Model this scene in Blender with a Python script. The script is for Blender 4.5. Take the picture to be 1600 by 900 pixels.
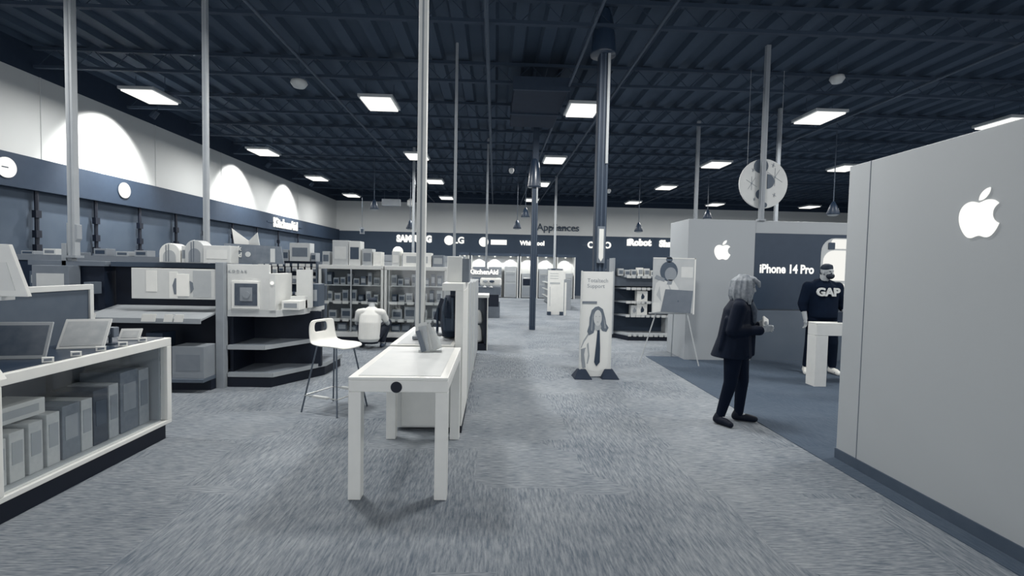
import bpy, bmesh, math, random
from mathutils import Vector, Matrix
random.seed(7)
R = math.radians
for o in list(bpy.data.objects): bpy.data.objects.remove(o, do_unlink=True)
SC = bpy.context.scene; COL = SC.collection

# ---------------- camera ----------------
cam = bpy.data.cameras.new('camera'); cam.sensor_width = 36; cam.lens = 770/1600*36; cam.clip_end = 200
co = bpy.data.objects.new('camera', cam); COL.objects.link(co); SC.camera = co
ya, pi_, ro = R(2.05), R(-2.5), R(1.15)
fw = Vector((math.sin(ya)*math.cos(pi_), math.cos(ya)*math.cos(pi_), math.sin(pi_)))
rt = Vector((math.cos(ya), -math.sin(ya), 0)); up = rt.cross(fw)
rt2 = rt*math.cos(ro) + up*math.sin(ro); up2 = rt2.cross(fw)
mw = Matrix((rt2, up2, -fw)).transposed().to_4x4(); mw.translation = Vector((0, 0, 1.6))
co.matrix_world = mw

# ---------------- world, exposure ----------------
w = bpy.data.worlds.new('world'); SC.world = w; w.use_nodes = True
w.node_tree.nodes['Background'].inputs[0].default_value = (.95, .975, 1.0, 1)
w.node_tree.nodes['Background'].inputs[1].default_value = 1.0
SC.view_settings.view_transform = 'Standard'; SC.view_settings.look = 'None'
SC.view_settings.exposure = 0.3; SC.view_settings.gamma = 1
SC.view_settings.use_curve_mapping = False
LIGHT_W = 105; SPOT_W = 520; ALCOVE_W = 26

# ---------------- materials ----------------
RAMP = [(0, (7, 16, 32)), (.12, (24, 40, 60)), (.3, (54, 68, 85)), (.5, (113, 121, 131)), (.75, (180, 184, 186)), (1, (247, 246, 240))]
def lin(c): c /= 255; return c/12.92 if c <= .04045 else ((c+.055)/1.055)**2.4
def tone(t):
    t = max(0, min(1, t))
    for (a, ca), (b, cb) in zip(RAMP, RAMP[1:]):
        if t <= b:
            k = (t-a)/(b-a); return tuple(lin(x+(y-x)*k) for x, y in zip(ca, cb))+(1,)
MC = {}
def M(t, rough=.6, emit=0, metal=0, var=0.0, scale=8, spec=.4):
    """matt or glossy paint, plastic or card of tone t with a little procedural mottling"""
    k = (t, rough, emit, metal, var, scale, spec)
    if k in MC: return MC[k]
    m = bpy.data.materials.new('mat_%03d' % len(MC)); m.use_nodes = True
    nt = m.node_tree; b = nt.nodes['Principled BSDF']
    b.inputs['Roughness'].default_value = rough; b.inputs['Metallic'].default_value = metal
    b.inputs['Specular IOR Level'].default_value = spec
    if emit:
        b.inputs['Base Color'].default_value = (.04, .04, .04, 1); b.inputs['Specular IOR Level'].default_value = .1; b.inputs['Emission Color'].default_value = tone(t)
        b.inputs['Emission Strength'].default_value = emit
    else:
        v = var or .03
        n = nt.nodes.new('ShaderNodeTexNoise'); n.inputs['Scale'].default_value = scale; n.inputs['Detail'].default_value = 4
        tc = nt.nodes.new('ShaderNodeTexCoord'); nt.links.new(tc.outputs['Object'], n.inputs['Vector'])
        mx = nt.nodes.new('ShaderNodeMix'); mx.data_type = 'RGBA'
        mx.inputs[6].default_value = tone(t-v); mx.inputs[7].default_value = tone(t+v)
        nt.links.new(n.outputs['Fac'], mx.inputs[0]); nt.links.new(mx.outputs[2], b.inputs['Base Color'])
    MC[k] = m; return m
def glass_mat():
    if 'glass' in MC: return MC['glass']
    m = bpy.data.materials.new('clear_glass'); m.use_nodes = True; nt = m.node_tree
    nt.nodes.remove(nt.nodes['Principled BSDF']); out = nt.nodes['Material Output']
    tr = nt.nodes.new('ShaderNodeBsdfTransparent'); tr.inputs[0].default_value = (.97, .98, .985, 1)
    gl = nt.nodes.new('ShaderNodeBsdfGlossy'); gl.inputs['Roughness'].default_value = .06
    mx = nt.nodes.new('ShaderNodeMixShader'); mx.inputs[0].default_value = .07; nt.links.new(tr.outputs[0], mx.inputs[1]); nt.links.new(gl.outputs[0], mx.inputs[2]); nt.links.new(mx.outputs[0], out.inputs[0])
    MC['glass'] = m; return m
WHITE = M(.93, .35); WHITE2 = M(.86, .5); PALE = M(.76, .5); GREY = M(.6, .5); MID = M(.45, .5)
DARK = M(.22, .6); NAVY = M(.08, .6); BLACK = M(.0, .55); LIT = M(1, .6, emit=.92); CARD = M(.52, .8, var=.05)
STEEL = M(.68, .3, metal=.6)

# ---------------- geometry helpers ----------------
class G:
    """collects shapes of ONE object"""
    def __init__(s): s.bm = bmesh.new()
    def box(s, x0, x1, y0, y1, z0, z1, mtx=None):
        vs = [s.bm.verts.new((x, y, z)) for x in (x0, x1) for y in (y0, y1) for z in (z0, z1)]
        for f in ((0,1,3,2),(4,6,7,5),(0,4,5,1),(2,3,7,6),(0,2,6,4),(1,5,7,3)): s.bm.faces.new([vs[i] for i in f])
        if mtx is not None:
            for v in vs: v.co = mtx @ v.co
        return s
    def loft(s, rings, cap=True, n=None):
        rr = [[s.bm.verts.new(p) for p in r] for r in rings]; n = len(rr[0])
        for a, b in zip(rr, rr[1:]):
            for i in range(n): s.bm.faces.new((a[i], a[(i+1) % n], b[(i+1) % n], b[i]))
        if cap: s.bm.faces.new(rr[0][::-1]); s.bm.faces.new(rr[-1])
        return s
    def tube(s, p, q, r, r2=None, n=12):
        p, q = Vector(p), Vector(q); r2 = r if r2 is None else r2; d = (q-p).normalized()
        a = d.orthogonal().normalized(); b = d.cross(a)
        f = lambda c, r: [c+a*math.cos(2*math.pi*i/n)*r+b*math.sin(2*math.pi*i/n)*r for i in range(n)]
        return s.loft([f(p, r), f(q, r2)])
    def path(s, pts, r, n=8):
        for a, b in zip(pts, pts[1:]): s.tube(a, b, r, n=n)
        return s
    def lathe(s, prof, c=(0, 0, 0), n=20):
        return s.loft([[(c[0]+r*math.cos(2*math.pi*i/n), c[1]+r*math.sin(2*math.pi*i/n), c[2]+z) for i in range(n)] for r, z in prof])
    def ell(s, c, r, rot=None, u=20, v=12):
        c = Vector(c); rings = []
        for j in range(1, v):
            t = math.pi*j/v; ring = []
            for i in range(u):
                a = 2*math.pi*i/u; p = Vector((r[0]*math.sin(t)*math.cos(a), r[1]*math.sin(t)*math.sin(a), -r[2]*math.cos(t)))
                if rot is not None: p = rot @ p
                ring.append(c+p)
            rings.append(ring)
        return s.loft(rings)
    def prism(s, pts, y0, y1, axis='y'):
        """outline in the x-z plane given thickness along y (or in y-z along x, or x-y along z)"""
        def q(p, d):
            return (p[0], d, p[1]) if axis == 'y' else ((d, p[0], p[1]) if axis == 'x' else (p[0], p[1], d))
        return s.loft([[q(p, y0) for p in pts], [q(p, y1) for p in pts]])
    def rings_e(s, prof, n=20):
        """prof: list of (cx,cy,cz,rx,ry)"""
        return s.loft([[(cx+rx*math.cos(2*math.pi*i/n), cy+ry*math.sin(2*math.pi*i/n), cz) for i in range(n)] for cx, cy, cz, rx, ry in prof])
    def limb(s, pts):
        """pts: list of (Vector, radius): tapering capsules"""
        for (p, r), (q, r2) in zip(pts, pts[1:]): s.tube(p, q, r, r2, n=14)
        for p, r in pts: s.ell(p, (r, r, r), u=14, v=8)
        return s
    def o(s, name, mat, parent=None, label=None, bev=0, smooth=False, remesh=0, loc=None, sm_it=4):
        bmesh.ops.recalc_face_normals(s.bm, faces=s.bm.faces)
        me = bpy.data.meshes.new(name); s.bm.to_mesh(me); s.bm.free(); me.materials.append(mat)
        ob = bpy.data.objects.new(name, me); COL.objects.link(ob)
        if remesh:
            md = ob.modifiers.new('r', 'REMESH'); md.mode = 'VOXEL'; md.voxel_size = remesh; md.use_smooth_shade = True
            sm = ob.modifiers.new('s', 'SMOOTH'); sm.factor = .5; sm.iterations = sm_it
        if bev:
            md = ob.modifiers.new('b', 'BEVEL'); md.width = bev; md.segments = 2; md.limit_method = 'ANGLE'
        if smooth:
            for p in me.polygons: p.use_smooth = True
        if parent is not None: ob.parent = parent
        if loc is not None: ob.location = loc
        if label: ob['label'] = label
        return ob
def tag(o, label=None, cat=None, group=None, kind=None):
    if label: o['label'] = label
    if cat: o['category'] = cat
    if group: o['group'] = group
    if kind: o['kind'] = kind
    return o
def T(name, label, cat, loc=(0, 0, 0), rz=0, group=None):
    e = bpy.data.objects.new(name, None); COL.objects.link(e); e.location = loc; e.rotation_euler[2] = rz
    e.empty_display_size = .1
    return tag(e, label, cat, group)
def copy_tree(o, parent=None):
    c = o.copy(); COL.objects.link(c); c.parent = parent
    for ch in [x for x in bpy.data.objects if x.parent == o]: copy_tree(ch, c)
    return c
def struct(g, name, mat, **k): return tag(g.o(name, mat, **k), kind='structure')
def text(name, s, size, mat, parent, loc, rz=0, ext=.01, label=None, sx=1, align='CENTER', rx=90, bold=0):
    cu = bpy.data.curves.new(name, 'FONT'); cu.body = s; cu.size = size; cu.extrude = ext
    cu.align_x = align; cu.align_y = 'CENTER'; cu.offset = bold; cu.resolution_u = 3
    t = bpy.data.objects.new('tmp_text', cu); COL.objects.link(t)
    dg = bpy.context.evaluated_depsgraph_get(); me = bpy.data.meshes.new_from_object(t.evaluated_get(dg))
    bpy.data.objects.remove(t); me.materials.clear(); me.materials.append(mat)
    ob = bpy.data.objects.new(name, me); COL.objects.link(ob)
    ob.rotation_euler = (R(rx), 0, rz); ob.location = loc; ob.scale = (sx, 1, 1)
    if parent is not None: ob.parent = parent
    if label: ob['label'] = label
    return ob
def area(parent, loc, e, sx, sy, rot=(0, 0, 0), col=(1, .985, .95)):
    l = bpy.data.lights.new('lamp_light', 'AREA'); l.shape = 'RECTANGLE'; l.size = sx; l.size_y = sy; l.energy = e; l.color = col
    o = bpy.data.objects.new('lamp_light', l); COL.objects.link(o); o.location = loc; o.rotation_euler = rot; o.parent = parent; return o
def spot(parent, loc, e, target, ang, blend=.3, r=.05):
    l = bpy.data.lights.new('spot_light', 'SPOT'); l.energy = e; l.spot_size = R(ang); l.spot_blend = blend; l.shadow_soft_size = r; l.color = (1, .985, .94)
    o = bpy.data.objects.new('spot_light', l); COL.objects.link(o); o.location = loc
    o.rotation_euler = (Vector(target)-Vector(loc)).to_track_quat('-Z', 'Y').to_euler(); o.parent = parent; return o
ORD = ['leftmost', 'second from left', 'third from left', 'fourth from left', 'fifth from left', 'sixth from left', 'seventh from left', 'eighth from left', 'ninth from left', 'tenth from left', 'eleventh from left', 'twelfth from left', 'thirteenth from left', 'fourteenth from left', 'fifteenth from left', 'sixteenth from left']

# ---------------- the setting ----------------
def carpet(name, a, b, dark=False):
    m = bpy.data.materials.new(name); m.use_nodes = True; nt = m.node_tree; L = nt.links.new
    bs = nt.nodes['Principled BSDF']; bs.inputs['Roughness'].default_value = .95; bs.inputs['Specular IOR Level'].default_value = .1
    tc = nt.nodes.new('ShaderNodeTexCoord')
    def noise(sx, sy, sc, det=3):
        mp = nt.nodes.new('ShaderNodeMapping'); mp.inputs['Scale'].default_value = (sx, sy, 1); L(tc.outputs['Object'], mp.inputs[0])
        n = nt.nodes.new('ShaderNodeTexNoise'); n.inputs['Scale'].default_value = sc; n.inputs['Detail'].default_value = det; n.inputs['Roughness'].default_value = .7
        L(mp.outputs[0], n.inputs['Vector']); return n.outputs['Fac']
    def math_(op, x, y):
        q = nt.nodes.new('ShaderNodeMath'); q.operation = op
        for i, v in enumerate((x, y)):
            if isinstance(v, (int, float)): q.inputs[i].default_value = v
            else: L(v, q.inputs[i])
        return q.outputs[0]
    streak = noise(60, 7, 1, 4); fine = noise(9, 90, 1, 2); big = noise(1, 1, .9, 2)
    ck = nt.nodes.new('ShaderNodeTexVoronoi'); ck.distance = 'CHEBYCHEV'; ck.inputs['Scale'].default_value = 1.1; ck.inputs['Randomness'].default_value = .5
    L(tc.outputs['Object'], ck.inputs['Vector'])
    sep = nt.nodes.new('ShaderNodeSeparateColor'); L(ck.outputs['Color'], sep.inputs[0])
    sel = math_('GREATER_THAN', sep.outputs[0], .6)
    mixn = nt.nodes.new('ShaderNodeMix'); mixn.data_type = 'FLOAT'; L(sel, mixn.inputs[0]); L(streak, mixn.inputs[2]); L(fine, mixn.inputs[3])
    f = math_('ADD', math_('MULTIPLY', mixn.outputs[0], .9), math_('MULTIPLY', big, .35))
    f = math_('ADD', f, math_('MULTIPLY', sel, .03))
    cr = nt.nodes.new('ShaderNodeMapRange'); cr.inputs[1].default_value = .38; cr.inputs[2].default_value = .88; L(f, cr.inputs[0])
    mx = nt.nodes.new('ShaderNodeMix'); mx.data_type = 'RGBA'; mx.inputs[6].default_value = tone(a); mx.inputs[7].default_value = tone(b)
    L(cr.outputs[0], mx.inputs[0]); L(mx.outputs[2], bs.inputs['Base Color'])
    bp = nt.nodes.new('ShaderNodeBump'); bp.inputs['Strength'].default_value = .5; bp.inputs['Distance'].default_value = .01; L(f, bp.inputs['Height']); L(bp.outputs[0], bs.inputs['Normal'])
    return m
g = G(); g.box(-9.2, 22, -3, 30, -.1, 0); struct(g, 'floor', carpet('carpet_grey', .36, .68))
g = G(); g.prism([(2.86, -2), (2.80, 8.9), (12, 8.9), (12, -2)], .0, .006, 'z'); struct(g, 'floor_dark_carpet', carpet('carpet_dark', .33, .41))
WALLW = M(.8, .8, var=.015, scale=1)
UPD = M(.16, .8); LOWD = M(.33, .7, var=.04, scale=2)
g = G(); g.box(-9.1, -8.9, -3, 28.2, 3.47, 5.08)
for yy in (10.05, 13.3, 16.4, 22.6): g.box(-8.9, -8.885, yy, yy+.03, 3.47, 5.08)
struct(g, 'wall_left_upper', WALLW)
g = G(); g.box(-9.1, -8.9, -3, 28.2, 0, 2.86); struct(g, 'wall_left', LOWD)
g = G(); g.box(-9.1, -8.72, -3, 28.0, 2.86, 3.47); struct(g, 'trim_1', M(.2, .7))
g = G(); g.box(-9.1, -8.9, -3, 28.2, 5.08, 5.75); struct(g, 'wall_left_top', UPD)
g = G(); g.box(-9.1, 22, 28, 28.2, 3.42, 5.08); struct(g, 'wall_back_upper', WALLW)
g = G(); g.box(-9.1, 22, 28, 28.2, 0, 3.42); struct(g, 'wall_back', M(.27, .75, var=.03, scale=2))
g = G(); g.box(-9.1, 22, 28, 28.2, 5.08, 5.75); struct(g, 'wall_back_top', UPD)
g = G(); g.box(22, 22.2, -3, 28.2, 0, 5.75); struct(g, 'wall_right', LOWD)
# corrugated metal roof deck with ribs running away from the camera
g = G(); x = -9.1; pts = []
while x < 22:
    pts += [(x, 5.62), (x+.2, 5.62), (x+.25, 5.72), (x+.47, 5.72)]; x += .52
top = [(px, 5.8) for px, _ in pts[::-1]]
va = [g.bm.verts.new((px, -3, pz)) for px, pz in pts]; vb = [g.bm.verts.new((px, 28.2, pz)) for px, pz in pts]
for i in range(len(pts)-1): g.bm.faces.new((va[i], va[i+1], vb[i+1], vb[i]))
g.box(-9.1, 22, -3, 28.2, 5.76, 5.8)
struct(g, 'ceiling', M(.29, .75, var=.04, scale=1.5, spec=.2))
# ---------------- roof steelwork ----------------
NTH = ['nearest', 'second', 'third', 'fourth', 'fifth', 'sixth', 'seventh', 'eighth', 'ninth', 'tenth', 'eleventh', 'farthest']
n = 0
for yy in [.3+2.4*i for i in range(12)]:
    g = G(); g.box(-8.85, 21.9, yy-.04, yy+.04, 5.54, 5.6); g.box(-8.85, 21.9, yy-.04, yy+.04, 5.2, 5.25)
    x = -8.8
    while x < 21.5: g.tube((x, yy, 5.23), (x+.35, yy, 5.57), .007, n=5); g.tube((x+.35, yy, 5.57), (x+.7, yy, 5.23), .007, n=5); x += .7
    n += 1
    tag(g.o('roof_joist', M(.24, .8)), 'dark open-web steel roof joist under the roof deck, %s from the camera' % NTH[n-1], 'joist', 'roof joists across the ceiling')
for xx, dz, lab in ((-3.45, 5.13, 'thin grey conduit under the roof joists left of the white pole'), (2.35, 5.15, 'thin conduit under the roof joists, right of the tall column'), (7.9, 5.12, 'pale conduit under the roof joists above the wall with the big logo'), (-.18, 5.12, 'dark pipe under the roof joists near the middle of the ceiling'), (1.35, 5.05, 'conduit running just left of the tall column')):
    g = G(); g.tube((xx, -2, dz), (xx, 27.9, dz), .035 if 'pipe' in lab else .025, n=8)
    tag(g.o('conduit', M(.33, .6)), lab, 'conduit')
t = T('air_duct', 'dark boxy air duct hanging below the joists near the far middle', 'duct', (.6, 9.5, 0))
g = G(); g.box(-.3, .75, 0, 2.6, 4.98, 5.2); g.o('duct_box', M(.1, .8), t, bev=.02)
for q in (-.02, 1.5): g = G(); g.box(-.32, .77, q, q+.05, 4.95, 5.2); g.o('flange', M(.2, .7), t)
# ---------------- lighting ----------------
rows = (('frontmost row', 5.35), ('second row', 10.2), ('third row', 15.0), ('fourth row', 19.4), ('fifth row', 24.0))
cols = ((-6.9, 'by the left wall'), (-2.38, 'left of the middle aisle'), (1.74, 'over the middle aisle'), (6.7, 'over the phone department'), (10.75, 'far right side'), (15.5, 'at the right edge'))
proto = None
for rn, yy in rows:
    for xx, cn in cols:
        if proto is None:
            proto = T('ceiling_light', 'x', 'ceiling light', (xx, yy, 4.8))
            g = G(); g.box(-.34, .34, -.42, .42, .03, .09); g.box(-.1, .1, -.1, .1, .09, .16); g.o('housing', M(.7, .5), proto, bev=.01)
            g = G(); g.box(-.29, .29, -.39, .39, 0, .03); g.o('diffuser', M(1, .6, emit=1.1), proto)
            for sx in (-.28, .28): g = G(); g.tube((sx, 0, .09), (sx, 0, .42), .006, n=6); g.o('hanger', DARK, proto)
            area(proto, (0, 0, -.03), LIGHT_W, .6, .75)
            e = proto
        else:
            e = copy_tree(proto); e.location = (xx, yy, 4.8)
        tag(e, 'glowing rectangular ceiling light %s, %s from the camera' % (cn, rn), 'ceiling light', 'hanging ceiling lights')
for i, (yy, s) in enumerate(((11.6, 1.7), (17.2, 1.3), (21.2, 1.3))):  # spots and heads added to cast the ceiling lights' pools on the left wall
    t = T('added_pool_spot', 'small added dark spotlight for the light pool on the left wall, %s' % ('nearest', 'middle', 'farthest')[i], 'spotlight', (-7.7, yy, 4.95))
    g = G(); g.tube((0, 0, 0), (-.12, 0, -.14), .06, .07); g.tube((0, 0, 0), (0, 0, .3), .012); g.o('lamp_head', DARK, t)
    spot(t, (-.1, 0, -.16), SPOT_W*s, (-1.2, 0, -1.2), 98, .5, .06)
# ---------------- left wall details ----------------
for yy, z, lab in ((9.15, 3.18, 'nearest'), (11.95, 3.2, 'second')):
    g = G(); g.tube((-8.72, yy, z), (-8.69, yy, z), .18, n=28)
    t = T('round_sign', '%s glowing white round sign on the dark strip of the left wall' % lab, 'sign', (0, 0, 0)); g.o('sign_face', LIT, t)
    g = G(); g.tube((-8.73, yy, z), (-8.71, yy, z), .195, n=28); g.o('rim', DARK, t)
    if lab == 'nearest': g = G(); g.box(-8.69, -8.685, yy-.1, yy+.02, z-.01, z+.01); g.o('dial_hand', DARK, t)
STRAP = None
for i, yy in enumerate((8.4, 9.82, 11.23, 12.57, 13.96, 15.31, 16.9, 18.6, 20.4, 22.4)):
    if STRAP is None:
        STRAP = T('cable_chain', 'x', 'cable', (-8.8, yy, 0)); g = G()
        g.tube((0, 0, 2.86), (0, 0, 1.5), .035, n=6); g.o('cable', BLACK, STRAP)
        for z in (2.35, 1.97, 1.7): g = G(); g.box(-.03, .05, -.07, .05, z, z+.14); g.o('clamp', BLACK, STRAP)
        s = STRAP
    else: s = copy_tree(STRAP); s.location = (-8.8, yy, 0)
    tag(s, 'dark hanging cable and clamps on the left wall, %s along the wall' % ORD[i], 'cable', 'dark cables on the left wall')
t = T('wall_sign', 'lit white lettering on the left wall near the far corner', 'sign', (-8.7, 20.9, 3.14))
text('lettering', 'KitchenAid', .52, LIT, t, (0, 0, 0), rz=R(90), ext=.03, bold=.012)
g = G(); g.box(-.02, -.0, -1.7, 1.7, -.02, .02); g.o('rail', DARK, t)
# ---------------- back wall signs ----------------
def wall_sign(s, x, z, size, lab, mat=LIT, y=27.95, bold=.02, sx=1, ext=.03):
    t = T('wall_sign', lab, 'sign', (x, y, z)); text('lettering', s, size, mat, t, (0, 0, 0), ext=ext, bold=bold, sx=sx)
    g = G(); g.box(-.5, .5, .02, .05, -.03, .03); g.o('rail', M(.3), t); return t
wall_sign('SAMSUNG', -4.55, 3.03, .5, 'lit white capital lettering on the back wall beside the tall white pole', sx=.85, bold=.035)
t = wall_sign('LG', -2.05, 3.0, .5, 'lit round badge and two letters on the back wall')
g = G(); g.tube((-.55, .03, 0), (-.55, -.03, 0), .27, n=24); g.o('badge', LIT, t)
t = wall_sign('Appliances', 3.55, 3.84, .56, 'grey letters reading Appliances on the pale upper back wall', M(.3, .6), y=27.96, bold=.004)
t = T('wall_sign', 'lit round badge with a small lit bar beside it on the back wall', 'sign', (-.1, 27.95, 2.95))
g = G(); g.tube((-.55, .03, 0), (-.55, -.03, 0), .27, n=24); g.o('badge', LIT, t)
g = G(); g.box(-.15, .75, -.03, .03, -.14, .14); g.o('bar', LIT, t)
wall_sign('Whirlpool', 2.1, 2.93, .33, 'small lit white lettering on the back wall beside the far dark column', bold=.02)
t = wall_sign('O', 5.45, 2.9, .5, 'lit white round letters half hidden by the tall column', bold=.02); text('lettering', 'O', .5, LIT, t, (.95, 0, 0), ext=.03, bold=.02)
wall_sign('iRobot', 8.2, 3.1, .5, 'lit white lettering on the back wall, second from the right end', bold=.035)
wall_sign('Shark', 9.95, 3.06, .5, 'lit white lettering at the right end of the back wall', bold=.035)
# ---------------- apple outline ----------------
def bez(p0, p1, p2, p3, n=7):
    out = []
    for i in range(1, n+1):
        t = i/n; a = (1-t)**3; b = 3*(1-t)**2*t; c = 3*(1-t)*t*t; d = t**3
        out.append((a*p0[0]+b*p1[0]+c*p2[0]+d*p3[0], a*p0[1]+b*p1[1]+c*p2[1]+d*p3[1]))
    return out
def path_rel(start, segs):
    cur = start; pts = []
    for s in segs:
        a = [(cur[0]+s[i], cur[1]+s[i+1]) for i in (0, 2, 4)]
        pts += bez(cur, *a); cur = a[2]
    return pts
BODY = path_rel((318.7, 268.7), [(-.2,-36.7,16.4,-64.4,50,-84.8),(-18.8,-26.9,-47.2,-41.7,-84.7,-44.6),(-35.5,-2.8,-74.3,20.7,-88.5,20.7),(-15,0,-49.4,-19.7,-76.4,-19.7),(-55.8,.9,-115.1,44.5,-115.1,133.2),(0,26.2,4.8,53.3,14.4,81.2),(12.8,36.7,59,126.7,107.2,125.2),(25.2,-.6,43,-17.9,75.8,-17.9),(31.8,0,48.3,17.9,76.4,17.9),(48.6,-.7,90.4,-82.5,102.6,-119.3),(-65.2,-30.7,-61.7,-90,-61.7,-91.9)])[:-1]
LEAF = path_rel((262.1, 104.5), [(27.3,-32.4,24.8,-61.9,24,-72.5),(-24.1,1.4,-52,16.4,-67.9,34.9),(-17.5,19.8,-27.8,44.3,-25.6,71.9),(26.1,2,49.9,-11.4,69.5,-34.3)])[:-1]
def fruit(name, parent, hgt, loc, rz, mat=LIT, d=.008):
    k = hgt/448; g = G()
    for o in (BODY, LEAF): g.prism([((x-192)*k, -(y-256)*k) for x, y in o], -d, 0)
    ob = g.o(name, mat, parent); ob.location = loc; ob.rotation_euler[2] = rz
    ob['label'] = 'glowing white fruit-shaped emblem'; return ob
# near wall with the big logo
t = T('display_wall', 'tall plain grey partition wall with a big glowing white apple emblem, at the right edge', 'partition', (2.98, 0, 0))
g = G(); g.box(0, .28, .6, 4.1, 0, 2.5); g.o('wall_panel', M(.69, .5, var=.01, scale=.8), t, bev=.006)
g = G(); g.box(-.003, .0, 3.86, 3.866, 0, 2.5); g.box(-.003, 0, 2.2, 2.206, 0, 2.5); g.o('seam', M(.5, .6), t)
g = G(); g.box(-.012, 0, .6, 4.1, 0, .09); g.o('skirting', M(.34, .6), t)
fruit('emblem', t, .30, (0, 2.955, 1.985), R(-90))
# far wall unit of the phone department
t = T('display_wall', 'wide wall behind the two standing people with a small glowing apple emblem and a dark phone graphic', 'partition', (0, 8.6, 0))
g = G(); g.box(3.4, 4.6, 0, .9, 0, 2.5); g.box(4.6, 9.5, .04, .9, 2.28, 2.5); g.box(9.2, 9.5, 0, .9, 0, 2.5); g.o('wall_panel', M(.66, .5, var=.01, scale=1), t, bev=.006)
g = G(); g.box(4.6, 9.2, .05, .9, 0, .93); g.o('lower_panel', M(.42, .18, var=.03, scale=2, spec=.6), t, label='glossy dark grey lower panel')
g = G(); g.box(4.6, 9.2, .03, .06, .93, 2.28); g.o('graphic_panel', M(.25, .4), t, label='dark graphic panel')
fruit('emblem', t, .345, (4.015, 0, 1.965), 0)
text('lettering', 'iPhone 14 Pro', .215, LIT, t, (5.21, .028, 1.645), ext=.004, bold=.007, sx=.8, label='thin white lettering')
def rrect(x0, x1, z0, z1, r, n=6):
    pts = []
    for cx, cz, a in ((x1-r, z0+r, -90), (x1-r, z1-r, 0), (x0+r, z1-r, 90), (x0+r, z0+r, 180)):
        pts += [(cx+r*math.cos(R(a+90*i/n)), cz+r*math.sin(R(a+90*i/n))) for i in range(n+1)]
    return pts
g = G(); g.prism(rrect(5.82, 7.6, .96, 2.22, .25), .022, .03); ph = g.o('phone_picture', M(.75, .3), t, label='pale picture of a huge phone')
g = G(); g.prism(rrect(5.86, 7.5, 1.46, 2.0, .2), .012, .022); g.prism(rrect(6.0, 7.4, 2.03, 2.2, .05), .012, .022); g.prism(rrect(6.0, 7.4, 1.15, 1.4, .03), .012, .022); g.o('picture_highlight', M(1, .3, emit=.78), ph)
g = G(); g.prism(rrect(5.94, 6.06, 2.02, 2.14, .01), .008, .012); g.o('camera_lens', M(.3), ph)
# white parsons table in front of the man
def parson(t, x0, x1, y0, y1, h, lw, th, mat, ends=True):
    g = G()
    g.box(x0, x1, y0, y1, h-th, h-.02); g.o('apron', mat, t, bev=.006)
    g = G(); g.box(x0, x1, y0, y1, h-.02, h); g.o('table_top', mat, t, bev=.004)
    for a in (x0, x1-lw):
        for b in (y0, y1-lw):
            g = G(); g.box(a, a+lw, b, b+lw, 0, h-th); g.o('leg', mat, t, bev=.005)
t = T('display_table', 'thick-legged pale table beside the standing man, cut off by the right wall', 'table', (4.5, 6.68, 0))
g = G(); g.box(0, 2.2, 0, .2, .72, .88); g.o('apron', M(.84, .5), t, bev=.006)
g = G(); g.box(0, 2.2, 0, .2, .88, .9); g.o('table_top', M(.88, .5), t, bev=.004)
for a in (0, 2.03): g = G(); g.box(a, a+.17, 0, .2, 0, .72); g.o('leg', M(.84, .5), t, bev=.005)
g = G(); g.prism(rrect(-.04, .04, 0, .15, .008), -.004, .004)
ob = g.o('phone', M(.1, .3), None); ob.location = (4.9, 6.78, .901); tag(ob, 'small phone standing on the table beside the man', 'phone')
# ---------------- round hanging sign ----------------
t = T('hanging_disc', 'big round pale hanging sign with dark circles above the phone wall', 'sign', (4.78, 8.75, 3.17))
g = G(); g.tube((0, -.02, 0), (0, .02, 0), .44, n=56); g.o('disc', M(.80, .5), t, bev=.006)
def halfdisc(cx, cz, r, a0, a1, y0=-.028, y1=-.02, n=18):
    return [(cx+r*math.cos(R(a0+(a1-a0)*i/n)), cz+r*math.sin(R(a0+(a1-a0)*i/n))) for i in range(n+1)]
for q in (halfdisc(-.06, .31, .13, 0, 360)[:-1], halfdisc(.06, .04, .13, -90, 90), halfdisc(-.05, -.19, .09, 90, 270), halfdisc(.03, -.38, .045, -90, 90)): g = G(); g.prism(q, -.03, -.02); g.o('dark_circle', M(.38, .6), t)
g = G()
for cx, cz, L_ in ((-.22, 0, .12), (.2, .12, .16), (-.2, .24, .04), (.16, .33, .04), (.2, -.2, .04), (-.16, -.28, .03)):
    for a in (58, 90, 148): g.tube((cx-L_*math.cos(R(a)), -.022, cz-L_*math.sin(R(a))), (cx+L_*math.cos(R(a)), -.022, cz+L_*math.sin(R(a))), .004, n=4)
    g.tube((cx, -.028, cz), (cx, -.02, cz), .014, n=8)
g.o('star_line', M(.55), t)
g = G(); g.tube((-.3, 0, .3), (-.3, 0, 2.0), .004, n=5); g.tube((.3, 0, .3), (.3, 0, 2.0), .004, n=5); g.o('wire', GREY, t)
# ---------------- poles ----------------
def pole(x, y, z0, wd, lab, mat=PALE, cat='pole', z1=5.56, dark=False):
    t = T('power_pole', lab, cat, (x, y, z0)); g = G(); g.box(-wd/2, wd/2, -wd/2, wd/2, 0, z1-z0); g.o('post', mat, t, bev=.004)
    g = G(); g.box(-wd/2-.004, -wd/2, -wd*.1, wd*.1, .02, z1-z0-.02); g.box(-wd*.1, wd*.1, -wd/2-.004, -wd/2, .02, z1-z0-.02); g.o('groove', M(.6), t)
    g = G(); g.box(-wd*.8, wd*.8, -wd*.8, wd*.8, 0, .03); g.o('base_plate', GREY, t)
    return t
pole(-5.37, 6.5, 1.60, .085, 'pale square pole near the left edge rising to the ceiling', M(.66, .5))
pole(-4.0, 7.0, 1.5, .062, 'pale thin pole behind the shelves with the arched boxes', M(.64, .5))
pole(-.735, 4.95, .86, .085, 'nearest white square pole rising from the back of the white tables', M(.88, .45))
pole(-.74, 9.0, 0, .045, 'thin pale pole right of the glass cabinets', M(.62, .5))
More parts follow.
